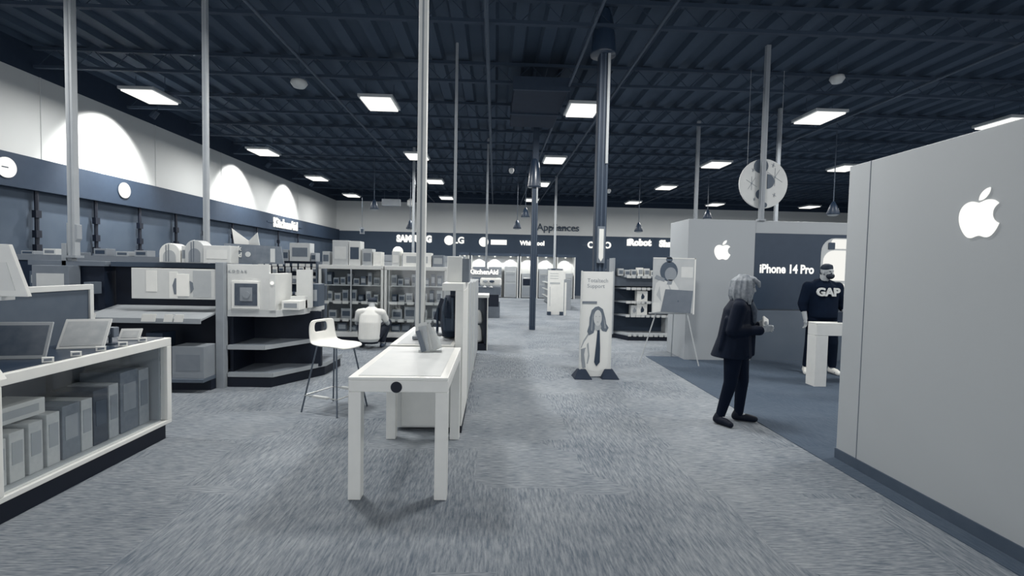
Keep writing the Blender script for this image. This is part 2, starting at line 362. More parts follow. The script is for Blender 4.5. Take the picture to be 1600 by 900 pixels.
pole(-.27, 15.5, 1.5, .06, 'thin pole above the kitchen display in the far aisle', M(.6, .5))
pole(-2.8, 17.0, 0, .08, 'thin far pole rising behind the glass cabinets', M(.64, .5))
pole(2.6, 21.5, 1.15, .09, 'thin far pole just left of the grey Appliances lettering end', M(.7, .5))
pole(4.63, 8.95, 2.5, .075, 'pale pole in front of the round hanging sign', M(.6, .5)).location = (4.72, 8.66, 2.5)
pole(6.85, 11.9, 0, .075, 'thin pole to the right of the round hanging sign', M(.6, .5))
pole(5.35, 13.1, 0, .08, 'pale pole with a small camera left of the phone wall', M(.6, .5))
t = T('pole_bracket', 'pale clamp and stub at the foot of the leftmost pole', 'bracket', (-5.43, 6.5, 1.42))
g = G(); g.box(-.06, .0, -.05, .05, 0, .36); g.box(-.0, .06, -.04, .04, .0, .2); g.prism([(0, .22), (.13, .42), (.13, .6), (0, .62)], -.04, .04); g.o('clamp', M(.62, .5), t, bev=.004)
def column(x, y, wd, lab, z1=4.75, hi=True):
    t = T('column', lab, 'column', (x, y, 0))
    g = G(); g.box(-wd/2, wd/2, -wd/2, wd/2, 0, 5.6); g.o('shaft', M(.2, .6) , t, bev=.01)
    g = G()
    for sx in (-1, 0, 1): g.box(sx*wd*.36-.012, sx*wd*.36+.012, -wd/2-.012, -wd/2, .1, z1)
    g.o('channel', M(.32, .5), t)
    g = G(); g.box(wd*.2, wd*.42, -wd/2-.03, -wd/2-.012, 3.2, z1); g.o('cable_cover', M(.72, .4), t, label='pale strip down the right side')
    g = G(); g.lathe([(.2*wd/.18, 0), (.205*wd/.18, .03), (.17*wd/.18, .35), (.12*wd/.18, .65), (.05, .78)], (-.02, 0, z1)); g.o('cowl', M(.18, .3, spec=.8), t, smooth=True, label='dark bell-shaped cowl near the ceiling')
    g = G(); g.box(wd*.55, wd*.85, -.04, .04, z1+.02, z1+.14); g.tube((wd*.7, 0, z1+.1), (wd*.1, 0, z1+.7), .015); g.o('junction_box', M(.85), t)
    return t
t = column(1.62, 7.65, .175, 'big dark square column with a bell-shaped cowl in the middle aisle', z1=4.85)
g = G(); g.box(-.06, .06, -.14, -.1, 1.68, 2.24); s = g.o('sign_frame', M(.5, .3, metal=.4), t, label='tall slim framed sign')
g = G(); g.prism([(-.035, 1.76), (0, 1.70), (.035, 1.76), (.035, 2.2), (-.035, 2.2)], -.146, -.14); g.o('sign_insert', M(.92, .4), s)
column(.98, 12.5, .15, 'far dark square column with a grey bell-shaped cowl left of the grey Appliances lettering', z1=3.6)
# ---------------- pendants ----------------
for x, y, z, lab in ((-4.25, 17.5, 3.5, 'dark pendant cone in front of the back wall, leftmost'), (-3.25, 19, 2.95, 'dark pendant cone just left of the tall white pole'), (1.05, 17.5, 3.35, 'dark pendant cone left of the far column, the higher of two'), (.83, 19, 3.05, 'dark pendant cone left of the far column, the lower of two'), (5.25, 18, 2.97, 'dark pendant cone above the right part of the back wall'), (7.8, 18, 3.5, 'dark pendant cone by the left end of the phone wall'), (8.7, 12.5, 3.1, 'dark pendant cone by the far end of the phone wall')):
    if 1:
        PEND = T('pendant_speaker', lab, 'pendant', (x, y, z)); g = G(); g.tube((0, 0, .28), (0, 0, 5.7-z), .012, n=6); g.o('cable', M(.35), PEND)
        g = G(); g.lathe([(.15, 0), (.16, .02), (.09, .22), (.03, .34)], n=16); g.o('cone', M(.18, .4), PEND, smooth=True)
        g = G(); g.lathe([(.08, -.03), (.13, 0)], n=16); g.o('grille', M(.7, .4), PEND)
    tag(PEND, lab, 'pendant', 'pendant cones hanging from the ceiling')
DOME = None
for x, y, z, lab in ((-3.6, 9.2, 4.83, 'pale round sensor dome hanging on a wire, upper left of the ceiling'), (6.15, 8.9, 5.12, 'pale round sensor dome hanging above the second light from the right'), (.42, 14, 4.3, 'pale drop-shaped lamp hanging near the middle of the ceiling'), (.98, 12.5, 4.45, 'small pale box at the top of the thin middle pole'), (4.0, 17.5, 4.35, 'small pale camera dome above the pale back wall')):
    if DOME is None:
        DOME = T('ceiling_dome', lab, 'sensor', (x, y, z)); g = G(); g.tube((0, 0, .05), (0, 0, .75), .008, n=6); g.o('wire', M(.3), DOME)
        g = G(); g.lathe([(.03, -.09), (.1, -.07), (.15, 0), (.13, .05), (.04, .07)]); g.o('dome', M(.78, .4), DOME, smooth=True); p = DOME
    else: p = copy_tree(DOME); p.location = (x, y, z); s = .85 if x > 5 else .5; p.scale = (s, s, 1)
    tag(p, lab, 'sensor', 'small domes hanging from the ceiling')
t = T('ceiling_box', 'small pale box hanging high in front of the back wall', 'box', (-4.6, 22, 4.15)); g = G(); g.box(-.4, .4, -.1, .1, 0, .3); g.o('case', M(.62), t, bev=.02)
g = G(); g.tube((-.3, 0, .3), (-.3, 0, 1.4), .01, n=5); g.tube((.3, 0, .3), (.3, 0, 1.4), .01, n=5); g.o('wire', M(.3), t)
t = T('ceiling_lamp', 'small white lamp head beside the pale hanging box', 'lamp', (-3.75, 22, 4.15)); g = G(); g.lathe([(.08, 0), (.16, .05), (.16, .25), (.06, .34)]); g.o('lamp_head', M(.85), t)
g = G(); g.tube((0, 0, .3), (0, 0, 1.4), .015, n=5); g.o('stem', M(.4), t)
# ---------------- white tables in the middle ----------------
t = T('display_table', 'nearest white square-legged table with a black cable hole in its front', 'table', (-.965, 3.3, 0))
parson(t, 0, .665, 0, 1.26, .84, .085, .1, M(.93, .3))
g = G(); g.tube((.32, -.004, .775), (.32, .01, .775), .038, n=28); g.o('cable_hole', BLACK, t, label='round black grommet')
g = G(); g.box(.055, .61, .05, 1.2, .84, .8425); g.o('top_inset', M(.80, .45, spec=.4), t, label='pale grey inset top')
t = T('display_table', 'second white table directly behind the nearest one, on a white cabinet base', 'table', (-.965, 4.6, 0))
g = G(); g.box(0, .595, 0, 1.35, .80, .85); g.o('table_top', M(.93, .3), t, bev=.004)
g = G(); g.box(.06, .56, .05, 1.3, .845, .853); g.o('top_inset', M(.72, .45, spec=.4), t)
g = G(); g.box(.04, .56, .12, 1.3, .03, .8); g.o('cabinet_base', M(.82, .45), t, bev=.006)
g = G(); g.box(.1, .45, .10, .12, .05, .75); g.o('cabinet_door', M(.88, .45), t, bev=.004)
# tall white hutch to the right of the second table
t = T('tall_shelf_unit', 'tall white open-fronted shelf unit at the end of the middle row', 'shelf unit', (-.29, 4.65, 0))
g = G(); g.box(-.075, 0, 0, .9, .07, 1.36); g.o('side_panel', M(.93, .4), t, bev=.004)
g = G(); g.box(-.2, .0, 0, .9, 1.36, 1.43); g.o('top_shelf', M(.93, .4), t, bev=.004)
g = G(); g.box(-.06, 0, .01, .9, 0, .07); g.o('kick', BLACK, t)
g = G(); g.box(-.2, -.075, .85, .9, .86, 1.36); g.o('back_panel', M(.2), t)
for i, (a, b, h, lab) in enumerate(((5.57, 6.35, 1.40, 'nearest'), (6.37, 7.1, 1.38, 'middle'), (7.12, 9.0, 1.36, 'farthest'))):
    t = T('shelf_unit', '%s pale panel-backed shelf unit in the row running away behind the white hutch' % lab, 'shelf unit', (-.29, a, 0))
    g = G(); g.box(-.07 if i == 0 else -.35, 0, 0, b-a, .07, h); g.o('body', M(.70, .5), t, bev=.006)
    g = G(); g.box(-.06, -.01, 0, b-a, 0, .07); g.o('kick', BLACK, t)
    g = G(); g.box(0, .006, .01, .05, .08, h-.01); g.o('edge_trim', M(.9), t)
t = T('shelf_unit', 'low dark shelf with a pale top at the far end of the middle row', 'shelf unit', (-.42, 9.3, 0))
g = G(); g.box(0, .3, 0, .7, 0, .12); g.box(.24, .3, 0, .7, .1, 1.0); g.o('base', BLACK, t); g = G(); g.box(-.02, .32, -.02, .7, 1.0, 1.05); g.o('top', M(.9), t)
g = G(); g.box(.29, .31, -.01, 0.01, 0, 1.0); g.o('edge_trim', M(.9), t)
g = G(); g.box(0, .24, .3, .7, .1, 1.0); g.o('back_panel', M(.5), t)
for z, q in ((.14, .32), (.5, .25)):
    g = G(); g.lathe([(.07, 0), (.09, .05), (.07, q*.7), (.03, q)], n=12); ob = g.o('bottle', M(.82), None, smooth=True); ob.location = (-.3, 9.45, z); tag(ob, 'pale rounded %s bottle beside the low dark shelf' % ('lower' if z < .3 else 'upper'), 'bottle')
# clutter in and over the hutch
t = T('backpack', 'black rounded backpack standing inside the white hutch', 'bag', (-.44, 5.1, .87))
g = G(); g.rings_e([(0, 0, 0, .09, .12), (0, 0, .12, .11, .15), (0, 0, .3, .1, .13), (-.0, 0, .42, .06, .09)]); g.o('bag_body', M(.1, .8, var=.06, scale=30), t, smooth=True)
g = G(); g.path([(.02, -.13, .4), (.03, -.17, .25), (.02, -.15, .08)], .012); g.path([(-.05, -.1, .4), (-.07, -.16, .25), (-.05, -.15, .08)], .012); g.o('strap', M(.3), t)
g = G(); g.box(-.06, .05, -.16, -.12, .06, .2); g.o('pocket', M(.2), t, bev=.02)
t = T('monitor', 'black tilted screen on a slim arm behind the pole', 'screen', (-.6, 5.25, .86))
g = G(); g.box(-.1, .1, -.012, .012, .14, .38, Matrix.Translation((0, 0, 0)) @ Matrix.Shear('XY', 4, (0, 0)) ); o = g.o('screen', M(.06, .4), t, bev=.004); o.rotation_euler = (R(-10), R(16), R(-20))
g = G(); g.tube((0, 0, 0), (0, .03, .28), .014); g.tube((0, 0, 0), (0, 0, .01), .07); g.o('stand', M(.2), t)
t = T('brochure_holder', 'clear tilted stand with pale and grey brochures on the nearest white table', 'brochure stand', (-.55, 4.3, .8425), R(8))
for i, (dx, tn, hh) in enumerate(((-.05, .7, .22), (-.02, .86, .25), (.03, .82, .24), (.07, .9, .2))):
    g = G(); g.box(-.035, .04, -.004, .004, 0, hh); ob = g.o('brochure', M(tn, .4), t); ob.rotation_euler = (R(-14), R(-12-3*i), R(10*i-20)); ob.location = (dx, i*.03-.03, .01)
g = G(); g.box(-.1, .1, -.06, .06, 0, .008); g.box(-.1, .1, .06, .066, 0, .17); g.o('holder', glass_mat(), t)
g = G(); g.box(-.02, .02, -.002, .006, .01, .2); ob = g.o('brochure', M(.45, .4), t, label='dark grey brochure'); ob.rotation_euler = (R(-14), R(-18), 0); ob.location = (-.05, -.05, .0)
t = T('header_box', 'white box sign standing on top of the white hutch', 'sign', (-.42, 5.0, 1.43))
g = G(); g.box(-.06, .09, 0, .12, 0, .26); g.o('face', M(.88), t, bev=.005); g = G(); g.box(.09, .16, .02, .3, 0, .24); g.o('side', M(.5), t)
# ---------------- white bar stool ----------------
t = T('bar_stool', 'white moulded stool with thin legs and a slotted back, left of the white tables', 'stool', (-1.72, 5.4, 0), R(-24))
g = G(); rings = []
for x_, z_, hw in ((-.2, .98, .15), (-.215, .95, .185), (-.21, .85, .195), (-.195, .77, .2), (-.15, .725, .205), (-.05, .71, .21), (.08, .715, .215), (.19, .71, .2), (.235, .69, .16)):
    rings.append((x_, z_, hw))
v = []
for k, (x_, z_, hw) in enumerate(rings):
    row = []
    for j in range(9):
        s = -1+2*j/8; cup = .012*(s*s) if k > 3 else 0
        row.append((x_+(.03*s*s if k <= 3 else 0), s*hw, z_+cup))
    v.append([g.bm.verts.new(p) for p in row])
for k in range(len(v)-1):
    for j in range(8):
        if k == 1 and 1 < j < 6: continue
        g.bm.faces.new((v[k][j], v[k][j+1], v[k+1][j+1], v[k+1][j]))
ob = g.o('seat_shell', M(.97, .35), t, smooth=True)
md = ob.modifiers.new('a', 'SOLIDIFY'); md.thickness = .022; md.offset = 0; md = ob.modifiers.new('b', 'SUBSURF'); md.levels = 2; md.render_levels = 2
for sx, sy in ((-1, -1), (1, -1), (1, 1), (-1, 1)):
    g = G(); g.tube((sx*.13, sy*.13, .71), (sx*.24, sy*.24, 0), .009, n=8); g.o('leg', M(.45, .3, metal=.7), t)
g = G(); q = .215
for a, b in (((-q, -q), (q, -q)), ((q, -q), (q, q)), ((q, q), (-q, q)), ((-q, q), (-q, -q))): g.tube((*a, .18), (*b, .18), .008, n=8)
g.o('footrest', M(.8, .3, metal=.5), t)
for a in (-q, q):
    g = G(); g.box(-.1, .1, a-.02, a+.02, .17, .195); g.o('foot_plate', M(.85, .3), t, bev=.004)
# ---------------- small goods ----------------
def carton(lab, x0, x1, y0, y1, z0, z1, tn, group=None, rz=0, panel=None, cat='box', name='carton'):
    cx, cy = (x0+x1)/2, (y0+y1)/2
    t = T(name, lab, cat, (cx, cy, z0), rz, group); hx, hy, h = (x1-x0)/2, (y1-y0)/2, z1-z0
    g = G(); g.box(-hx, hx, -hy, hy, 0, h); bb = g.o('box_body', M(tn, .5), t, bev=.004)
    g = G(); g.box(-hx*.75, hx*.75, -hy-.003, -hy, h*.25, h*.75); g.o('print', M(panel if panel is not None else (tn-.3 if tn > .5 else tn+.3), .5), bb)
    return t
def blister(lab, x, y, z, wd, h, tn, group, t2=.3):
    """card-backed pack hanging from a peg"""
    t = T('hanging_pack', lab, 'packet', (x, y, z), 0, group)
    g = G(); g.box(-wd/2, wd/2, 0, .006, -h, 0); g.o('card', M(tn, .5), t)
    g = G(); g.box(-wd*.35, wd*.35, -.03, 0, -h*.85, -h*.35); g.o('blister', M(t2, .3), t, bev=.008)
    g = G(); g.tube((0, .1, -.02), (0, -.03, -.015), .003, n=5); g.o('peg', GREY, t)
    return t
def tags(parent, x0, x1, y, z, h=.045, n=8, tn=.86):
    g = G()
    for i in range(n):
        a = x0+(x1-x0)*i/n; g.box(a+.004, a+(x1-x0)/n*random.uniform(.6, .95), y-.006, y, z, z+h)
    g.o('price_strip', M(tn, .4), parent)
# ---------------- near left glass display case ----------------
t = T('glass_display_case', 'long white-framed glass counter case of boxed goods at the left edge', 'display case', (-2.9, 0, 0))
g = G(); g.box(-.75, -.02, 1.2, 4.46, 0, .13); g.o('kick_base', BLACK, t, label='black kick base')
g = G(); g.box(-.8, 0, 1.2, 4.52, .13, .165); g.box(-.8, 0, 1.2, 4.52, .83, .9)
for y0, y1 in ((1.2, 1.25), (4.46, 4.52), (2.93, 2.99)): g.box(-.06, 0, y0, y1, .165, .83); g.box(-.8, -.74, y0, y1, .165, .83)
g.o('frame', M(.94, .35), t, bev=.005)
g = G(); g.box(-.76, -.06, 1.25, 4.48, .165, .17); g.o('shelf_floor', M(.72, .5), t)
g = G(); g.box(-.76, -.74, 1.25, 4.48, .17, .83); g.box(-.74, -.06, 4.44, 4.46, .17, .83); g.o('back_panel', M(.62, .5), t)
g = G(); g.box(-.03, -.024, 1.25, 2.93, .165, .83); g.box(-.03, -.024, 2.99, 4.46, .165, .83); g.o('glass_pane', glass_mat(), t)
g = G(); g.box(-.76, -.04, 1.24, 4.48, .9, .904); g.o('counter_top', M(.2, .3), t, label='dark counter inset')
gy = [('nearest narrow pale carton', 3.04, .09, .3, .82), ('second narrow pale carton', 3.15, .1, .32, .84), ('third narrow pale carton', 3.28, .1, .34, .8), ('fourth narrow pale carton', 3.41, .1, .36, .8), ('tall mid-grey carton with a pale top', 3.53, .15, .38, .5), ('pale speckled carton', 3.69, .1, .38, .76), ('near-black carton', 3.80, .14, .42, .14), ('pale grey carton beyond the black one', 3.95, .1, .43, .66), ('large mid-grey carton', 4.07, .2, .5, .42), ('last grey carton before the case corner', 4.28, .12, .48, .58)]
for lab, y0, wd, h, tn in gy:
    b = T('carton', lab+' standing in the glass counter case', 'box', (-3.18, y0+wd/2, .17), R(90), 'cartons in the glass counter case')
    g = G(); g.box(-wd/2, wd/2, -.16, .16, 0, h); g.o('box_body', M(tn, .5, var=.06, scale=25), b, bev=.004)
    g = G(); g.box(-wd*.35, wd*.35, -.163, -.16, h*.35, h*.8); g.o('print', M(tn-.12 if tn > .5 else tn+.12, .5), b)
    for sgn in (-1, 1): pass
b = T('carton', 'long flat pale carton lying on top of the narrow cartons in the glass case', 'box', (-3.2, 3.27, .53), R(90)); g = G(); g.box(-.2, .2, -.12, .14, 0, .11); g.o('box_body', M(.84, .5), b, bev=.005); g = G(); g.box(-.15, .15, -.123, -.12, .03, .08); g.o('print', M(.7), b)
for i, (y0, wd, h, tn) in enumerate(((3.1, .34, .5, .2), (3.5, .34, .56, .16), (3.9, .3, .55, .2))):
    b = T('carton', 'dark carton at the back of the glass counter case, %s of three' % ('nearest', 'middle', 'farthest')[i], 'box', (-3.5, y0+wd/2, .17), R(90)); g = G(); g.box(-wd/2, wd/2, -.1, .1, 0, h); g.o('box_body', M(tn, .5), b, bev=.004); g = G(); g.box(-wd*.3, wd*.3, -.103, -.1, h*.4, h*.7); g.o('print', M(tn+.15), b)
# things on the case
t = T('display_riser', 'white-framed grey back panel standing on the glass counter case', 'display panel', (-3.48, 0, .9))
g = G(); g.box(-.03, .02, 1.6, 4.38, .43, .475); g.box(-.03, .02, 4.34, 4.38, 0, .43); g.o('frame', M(.86, .4), t, bev=.003)
g = G(); g.box(-.02, .005, 1.6, 4.34, 0, .43); g.o('panel', M(.38, .6), t)
t = T('sign_board', 'tilted white sign board at the upper left edge above the grey panel', 'sign', (-2.545, 2.55, 1.40))
g = G(); g.prism([(-.45, 0), (.22, 0), (.13, .26), (-.45, .26)], -.012, .012); g.o('board', M(.9, .4), t, bev=.003)
g = G(); g.prism([(-.45, .03), (.16, .03), (.12, .17), (-.45, .17)], -.014, -.012); g.o('print', M(.87), t)
g = G(); g.box(-.3, .1, -.02, .05, -.02, 0); g.tube((-.1, 0, -.02), (-.1, 0, -.47), .012); g.o('foot', M(.8), t)
def tablet(lab, x, y, z, w_, h_, tilt, rz, ft, st, tn_dark=True):
    t = T('tablet', lab, 'tablet', (x, y, z), rz)
    tl = Matrix.Rotation(R(-tilt), 4, 'X')
    g = G(); g.box(-w_/2, w_/2, 0, .012, 0, h_, tl); bz = g.o('bezel', M(ft, .35), t, bev=.004)
    g = G(); g.box(-w_/2+.02, w_/2-.02, -.002, 0, .025, h_-.025, tl); g.o('screen', M(st, .25, var=.08, scale=14), bz)
    g = G(); g.box(-.05, .05, .03, .14, 0, .012); g.tube((0, .1, .0), (0, h_*.55*math.sin(R(tilt))+.03, h_*.55*math.cos(R(tilt))), .012); g.o('stand', M(.4), t)
    return t
tablet('big pale-framed tablet with a dark screen at the left edge of the counter', -3.28, 3.42, .905, .44, .26, 20, R(10), .72, .42)
tablet('pale-screened tablet lying tilted towards the viewer on the counter', -3.16, 3.86, .905, .3, .27, 38, R(18), .84, .74)
tablet('small pale tablet behind the tilted one near the counter end', -3.12, 4.3, .905, .16, .12, 40, R(14), .84, .78)
t = T('label_holder', 'white wedge-shaped sign holder at the near end of the counter', 'sign', (-2.88, 2.75, .905)); g = G(); g.prism([(-.3, 0), (.13, 0), (.06, .1), (-.3, .11)], -.1, .12); g.o('wedge', M(.94, .35), t, bev=.004)
g = G(); g.prism([(-.28, .015), (.09, .015), (.04, .085), (-.28, .095)], -.103, -.1); g.o('card', M(.86), t)
for i in range(5):
    b = T('price_tag', 'small white price tag on the dark counter edge, %s of five' % ('nearest', 'second', 'third', 'fourth', 'farthest')[i], 'tag', (-2.95, 3.35+.22*i, .905), R(40), 'price tags on the counter'); g = G(); g.prism([(-.03, 0), (.03, 0), (.03, .03), (-.03, .035)], -.01, .015); g.o('tag_body', M(.93), b); g = G(); g.box(-.02, .02, -.012, -.01, .008, .025); g.o('print', M(.5), b)
t = T('camera', 'grey gadget on a short stalk between the two pale tablets', 'camera', (-3.1, 4.08, .905)); g = G(); g.box(-.05, .05, -.03, .03, .06, .14); g.tube((0, -.03, .1), (0, -.07, .1), .03); g.o('camera_body', M(.45, .4), t, bev=.006); g = G(); g.tube((0, 0, 0), (0, 0, .07), .012); g.tube((0, 0, 0), (0, 0, .012), .05); g.o('stalk', M(.3), t)
# ---------------- shelving band at far left ----------------
t = T('shelf_unit', 'long dark wall shelving with a grey top rail behind the glass counter, far left', 'shelf unit', (0, 8.2, 0))
g = G(); g.box(-9, -5.4, 0, .5, .12, 1.55); g.o('carcass', M(.1, .6), t)
g = G(); g.box(-9, -5.0, -.02, .5, 1.55, 1.64); g.o('top_rail', M(.5, .5), t); g = G(); g.box(-9, -5.4, .02, .48, 0, .12); g.o('kick', BLACK, t)
for z in (.4, .75, 1.1):
    g = G(); g.box(-8.95, -5.45, -.25, .0, z, z+.03); g.o('shelf', M(.32), t)
for i, x in enumerate((-7.7, -7.35, -6.95, -6.55, -6.2, -5.9)):
    carton('small greyish box on the top rail of the far left shelving, %s' % ORD[i], x, x+.2, 8.3, 8.5, 1.64, 1.64+(.06, .1, .05, .12, .08, .1)[i], (.6, .8, .5, .55, .66, .6)[i], 'boxes along the far left shelving')
for i, (x, h, tn) in enumerate(((-5.85, .35, .5), (-5.6, .3, .44), (-6.6, .3, .3), (-7.2, .25, .36))):
    carton('dim grey box against the dark far left shelving, %s from the right' % ('nearest', 'second', 'third', 'fourth')[i], x-.1, x+.12, 8.0, 8.15, 1.13, 1.13+h, tn, 'dim boxes on the far left shelving')
# grey goods block between (110-235 px in view)
t = T('shelf_unit', 'mid-height dark shelf unit behind the end of the glass counter', 'shelf unit', (-5.0, 6.5, 0))
g = G(); g.box(-.85, 0, .0, .45, 0, 1.5); g.o('carcass', M(.06, .6), t); g = G(); g.box(-.9, .05, -.05, .5, 1.5, 1.56); g.o('top', M(.46), t)
for i, (x0, x1, z0, z1, tn) in enumerate(((-5.72, -5.28, 1.1, 1.5, .5), (-5.25, -5.14, .95, 1.2, .62), (-5.1, -5.02, 1.15, 1.3, .45))):
    carton('grey carton on the dark shelf unit behind the glass counter, %s' % ORD[i], x0, x1, 6.3, 6.48, z0, z1, tn)
t = T('shelf_bracket', 'thin pale shelf under the grey cartons behind the glass counter', 'shelf', (-5.4, 6.25, .93)); g = G(); g.box(-.4, .45, 0, .25, -.02, .0); g.o('board', M(.5), t); g = G(); g.box(-.4, -.38, .0, .25, -.12, -.02); g.box(.43, .45, 0, .25, -.12, -.02); g.o('bracket', M(.4), t)
# ---------------- gondola with white header ----------------
t = T('gondola_shelf', 'dark shelf bay with a wide white picture header and a grey end post', 'shelf unit', (-3.42, 6.3, 0))
g = G(); g.box(-.05, .05, -.05, .05, 0, 1.58); g.o('end_post', M(.62, .5), t, bev=.006)
g = G(); g.box(-1.55, -.05, .35, .42, .1, 1.5); g.box(-1.55, -.05, -.15, .38, 0, .13); g.o('back_panel', M(.03, .6), t)
g = G(); g.box(-1.08, -.05, -.03, .0, 1.11, 1.49); g.o('header_board', M(.86, .45), t, bev=.004)
g = G()
g.box(-.9, -.77, -.034, -.03, 1.2, 1.46); g.box(-.62, -.52, -.034, -.03, 1.12, 1.45)
g.o('header_stripe', M(.95), t, label='white stripes')
g = G(); g.box(-.33, -.11, -.034, -.03, 1.14, 1.47); g.o('header_picture', M(.74), t)
g = G(); g.prism([(-.56, 1.17), (-.58, 1.28), (-.55, 1.37), (-.53, 1.37), (-.53, 1.17)], -.036, -.03); g.prism([(-.36, 1.19), (-.32, 1.24), (-.335, 1.32), (-.37, 1.34)], -.036, -.03); g.o('cup_shade', M(.5), t)
g = G(); g.box(-.53, -.38, -.038, -.03, 1.15, 1.42); g.o('cup', M(1.0), t)
g = G(); g.loft([[(-1.5, -.3, .87), (-.08, -.3, .87), (-.08, .3, .98), (-1.5, .3, .98)], [(-1.5, -.3, .89), (-.08, -.3, .89), (-.08, .3, 1.0), (-1.5, .3, 1.0)]]); g.box(-1.5, -.08, -.32, -.3, .84, .9); g.o('slanted_shelf', M(.66, .5), t)
for a, b in ((-1.42, -1.3), (-.76, -.6), (-.5, -.4), (-.38, -.28)): g = G(); g.prism([(a, .86), (b, .86), (b+.02, .95), (a+.02, .95)], -.335, -.322); g.o('price_card', M(.96), t)
g = G(); g.box(-1.5, -.05, -.32, .3, .13, .17); g.o('bottom_shelf', M(.42), t)
tags(t, -1.5, -.55, -.32, .12, .06, 7, .72)
g = G(); g.box(-1.5, -.05, .2, .35, 1.5, 1.56); g.o('top_beam', M(.3), t)
carton('grey cardboard carton on the bottom shelf beside the grey end post', -3.86, -3.48, 6.02, 6.3, .17, .56, .6, panel=.54)
carton('dim carton at the back of the bottom shelf', -4.25, -4.05, 6.15, 6.4, .17, .7, .22)
carton('short grey carton on the bottom shelf, left of the cardboard one', -4.3, -4.1, 6.02, 6.2, .17, .37, .5)
def arch(lab, x, y, z, wd, h, th, tn):
    t = T('arched_box', lab, 'box', (x, y, z)); r = wd/2
    prof = [(-r, 0), (r, 0), (r, h-r)]+[(r*math.cos(R(a)), h-r+r*math.sin(R(a))) for a in range(15, 180, 15)]+[(-r, h-r)]
    g = G(); g.prism(prof, 0, th); g.o('box_body', M(tn, .4), t, bev=.006)
    k = .6; g = G(); g.prism([(a*k, b*k+.01) for a, b in prof], -.004, 0); g.o('arch_print', M(tn-.2), t)
    g = G(); g.box(-r*.35, -r*.3, -.006, 0, .01, h*.9); g.box(-r*.1, -r*.05, -.006, 0, .01, h*.95); g.o('edge_line', M(.4), t)
arch('wide white arched box on top of the shelf bay, the left one', -4.15, 6.45, 1.565, .26, .245, .2, .9)
arch('pale box with a grey inner arch on the shelf bay, right of the wide one', -3.82, 6.42, 1.565, .24, .29, .2, .76)
carton('small white carton between the two arched boxes', -4.0, -3.93, 6.45, 6.6, 1.565, 1.78, .86)
carton('plain pale carton beside the grey end post on top of the shelf bay', -3.7, -3.36, 6.4, 6.6, 1.565, 1.79, .84, panel=.88)
# ---------------- end-cap with camera picture ----------------
t = T('endcap_shelf', 'chamfered end unit with a white picture panel and empty grey shelves', 'shelf unit', (-3.36, 6.32, 0))
def shelf_poly(z, th, d): return [(0, 0), (.56-d, 0), (.98-d, .75), (1.0-d, 1.4), (0, 1.4)]
g = G(); g.prism(shelf_poly(0, 0, .02), 0, .15, 'z'); g.o('base', BLACK, t)
for z, nm, d in ((.15, 'shelf', 0), (.5, 'shelf', .1)):
    g = G(); g.prism(shelf_poly(0, 0, d), z, z+.035, 'z'); o = g.o(nm, M(.52, .5), t)
    p = shelf_poly(0, 0, d); g = G()
    for (a, b) in ((p[0], p[1]), (p[1], p[2]), (p[2], p[3])):
        a, b = Vector((*a, 0)), Vector((*b, 0)); dr = (b-a).normalized(); nn = Vector((dr.y, -dr.x, 0))*.006
        g.loft([[a+Vector((0, 0, z-.02)), b+Vector((0, 0, z-.02)), b+nn+Vector((0, 0, z-.02)), a+nn+Vector((0, 0, z-.02))], [a+Vector((0, 0, z+.035)), b+Vector((0, 0, z+.035)), b+nn+Vector((0, 0, z+.035)), a+nn+Vector((0, 0, z+.035))]])
    g.o('shelf_edge', M(.68, .5), t)
g = G(); g.box(.0, .95, .62, .68, .15, .92); g.box(.0, .04, .06, .62, .15, .92); g.o('spine', M(.03), t)
g = G(); g.box(0, .6, .02, .5, .92, .98); g.prism([(0, 0), (.6, 0), (.8, .4), (.8, 1.2), (0, 1.2)], .9, .98, 'z'); g.o('counter_shelf', M(.8, .5), t)
g = G(); g.box(.0, .52, .0, .05, .98, 1.56); g.box(.52, .60, -.01, .5, .98, 1.45); g.o('front_panel', M(.87, .45), t, bev=.004)
g = G(); g.box(.06, .4, -.02, 0, 1.0, 1.35); s = g.o('picture_frame', M(.93), t, bev=.004)
g = G(); g.box(.1, .38, -.024, -.02, 1.04, 1.32); g.o('picture', M(.3, .3, var=.15, scale=9), s)
g = G(); g.box(.17, .32, -.03, -.024, 1.1, 1.27); g.tube((.25, -.03, 1.18), (.25, -.04, 1.18), .045); g.o('camera_print', M(.6), s)
text('lettering', 'K O D A K', .05, M(.68), t, (.13, -.003, 1.47), ext=.002, label='faint grey lettering')
g = G(); g.box(.66, .86, .5, .56, .98, 1.5); g.box(.66, .86, .3, .36, .98, 1.15); g.o('side_panel', M(.84), t)
g = G(); g.tube((.56, -.02, 1.33), (.56, -.01, 1.33), .022, n=14); g.o('round_light', M(1, emit=.9), t)
t = T('banner', 'dark grey banner with small pale lettering on top of the end unit', 'banner', (-3.2, 6.6, 1.57))
g = G(); g.prism([(-.33, 0), (.42, 0), (.38, .23), (-.35, .26)], 0, .03); g.o('panel', M(.46, .6, var=.08, scale=12), t)
text('lettering', 'Geek\nSquad', .085, M(.85), t, (-.22, -.004, .15), ext=.003, bold=.003)
g = G(); g.tube((-.04, -.004, .12), (-.04, 0, .12), .035, n=14); g.box(.25, .31, -.004, 0, .02, .2); g.o('badge', M(.78), t)
t = T('open_book_sign', 'white folded bow-shaped paper sign above the dark grey banner', 'sign', (-3.29, 6.72, 1.81))
g = G(); g.loft([[(-.22, 0, .22), (0, 0, .06), (0, 0, .0), (-.19, 0, .02)], [(-.22, .012, .22), (0, .012, .06), (0, .012, 0), (-.19, .012, .02)]]); g.o('left_leaf', M(.9, .5), t)
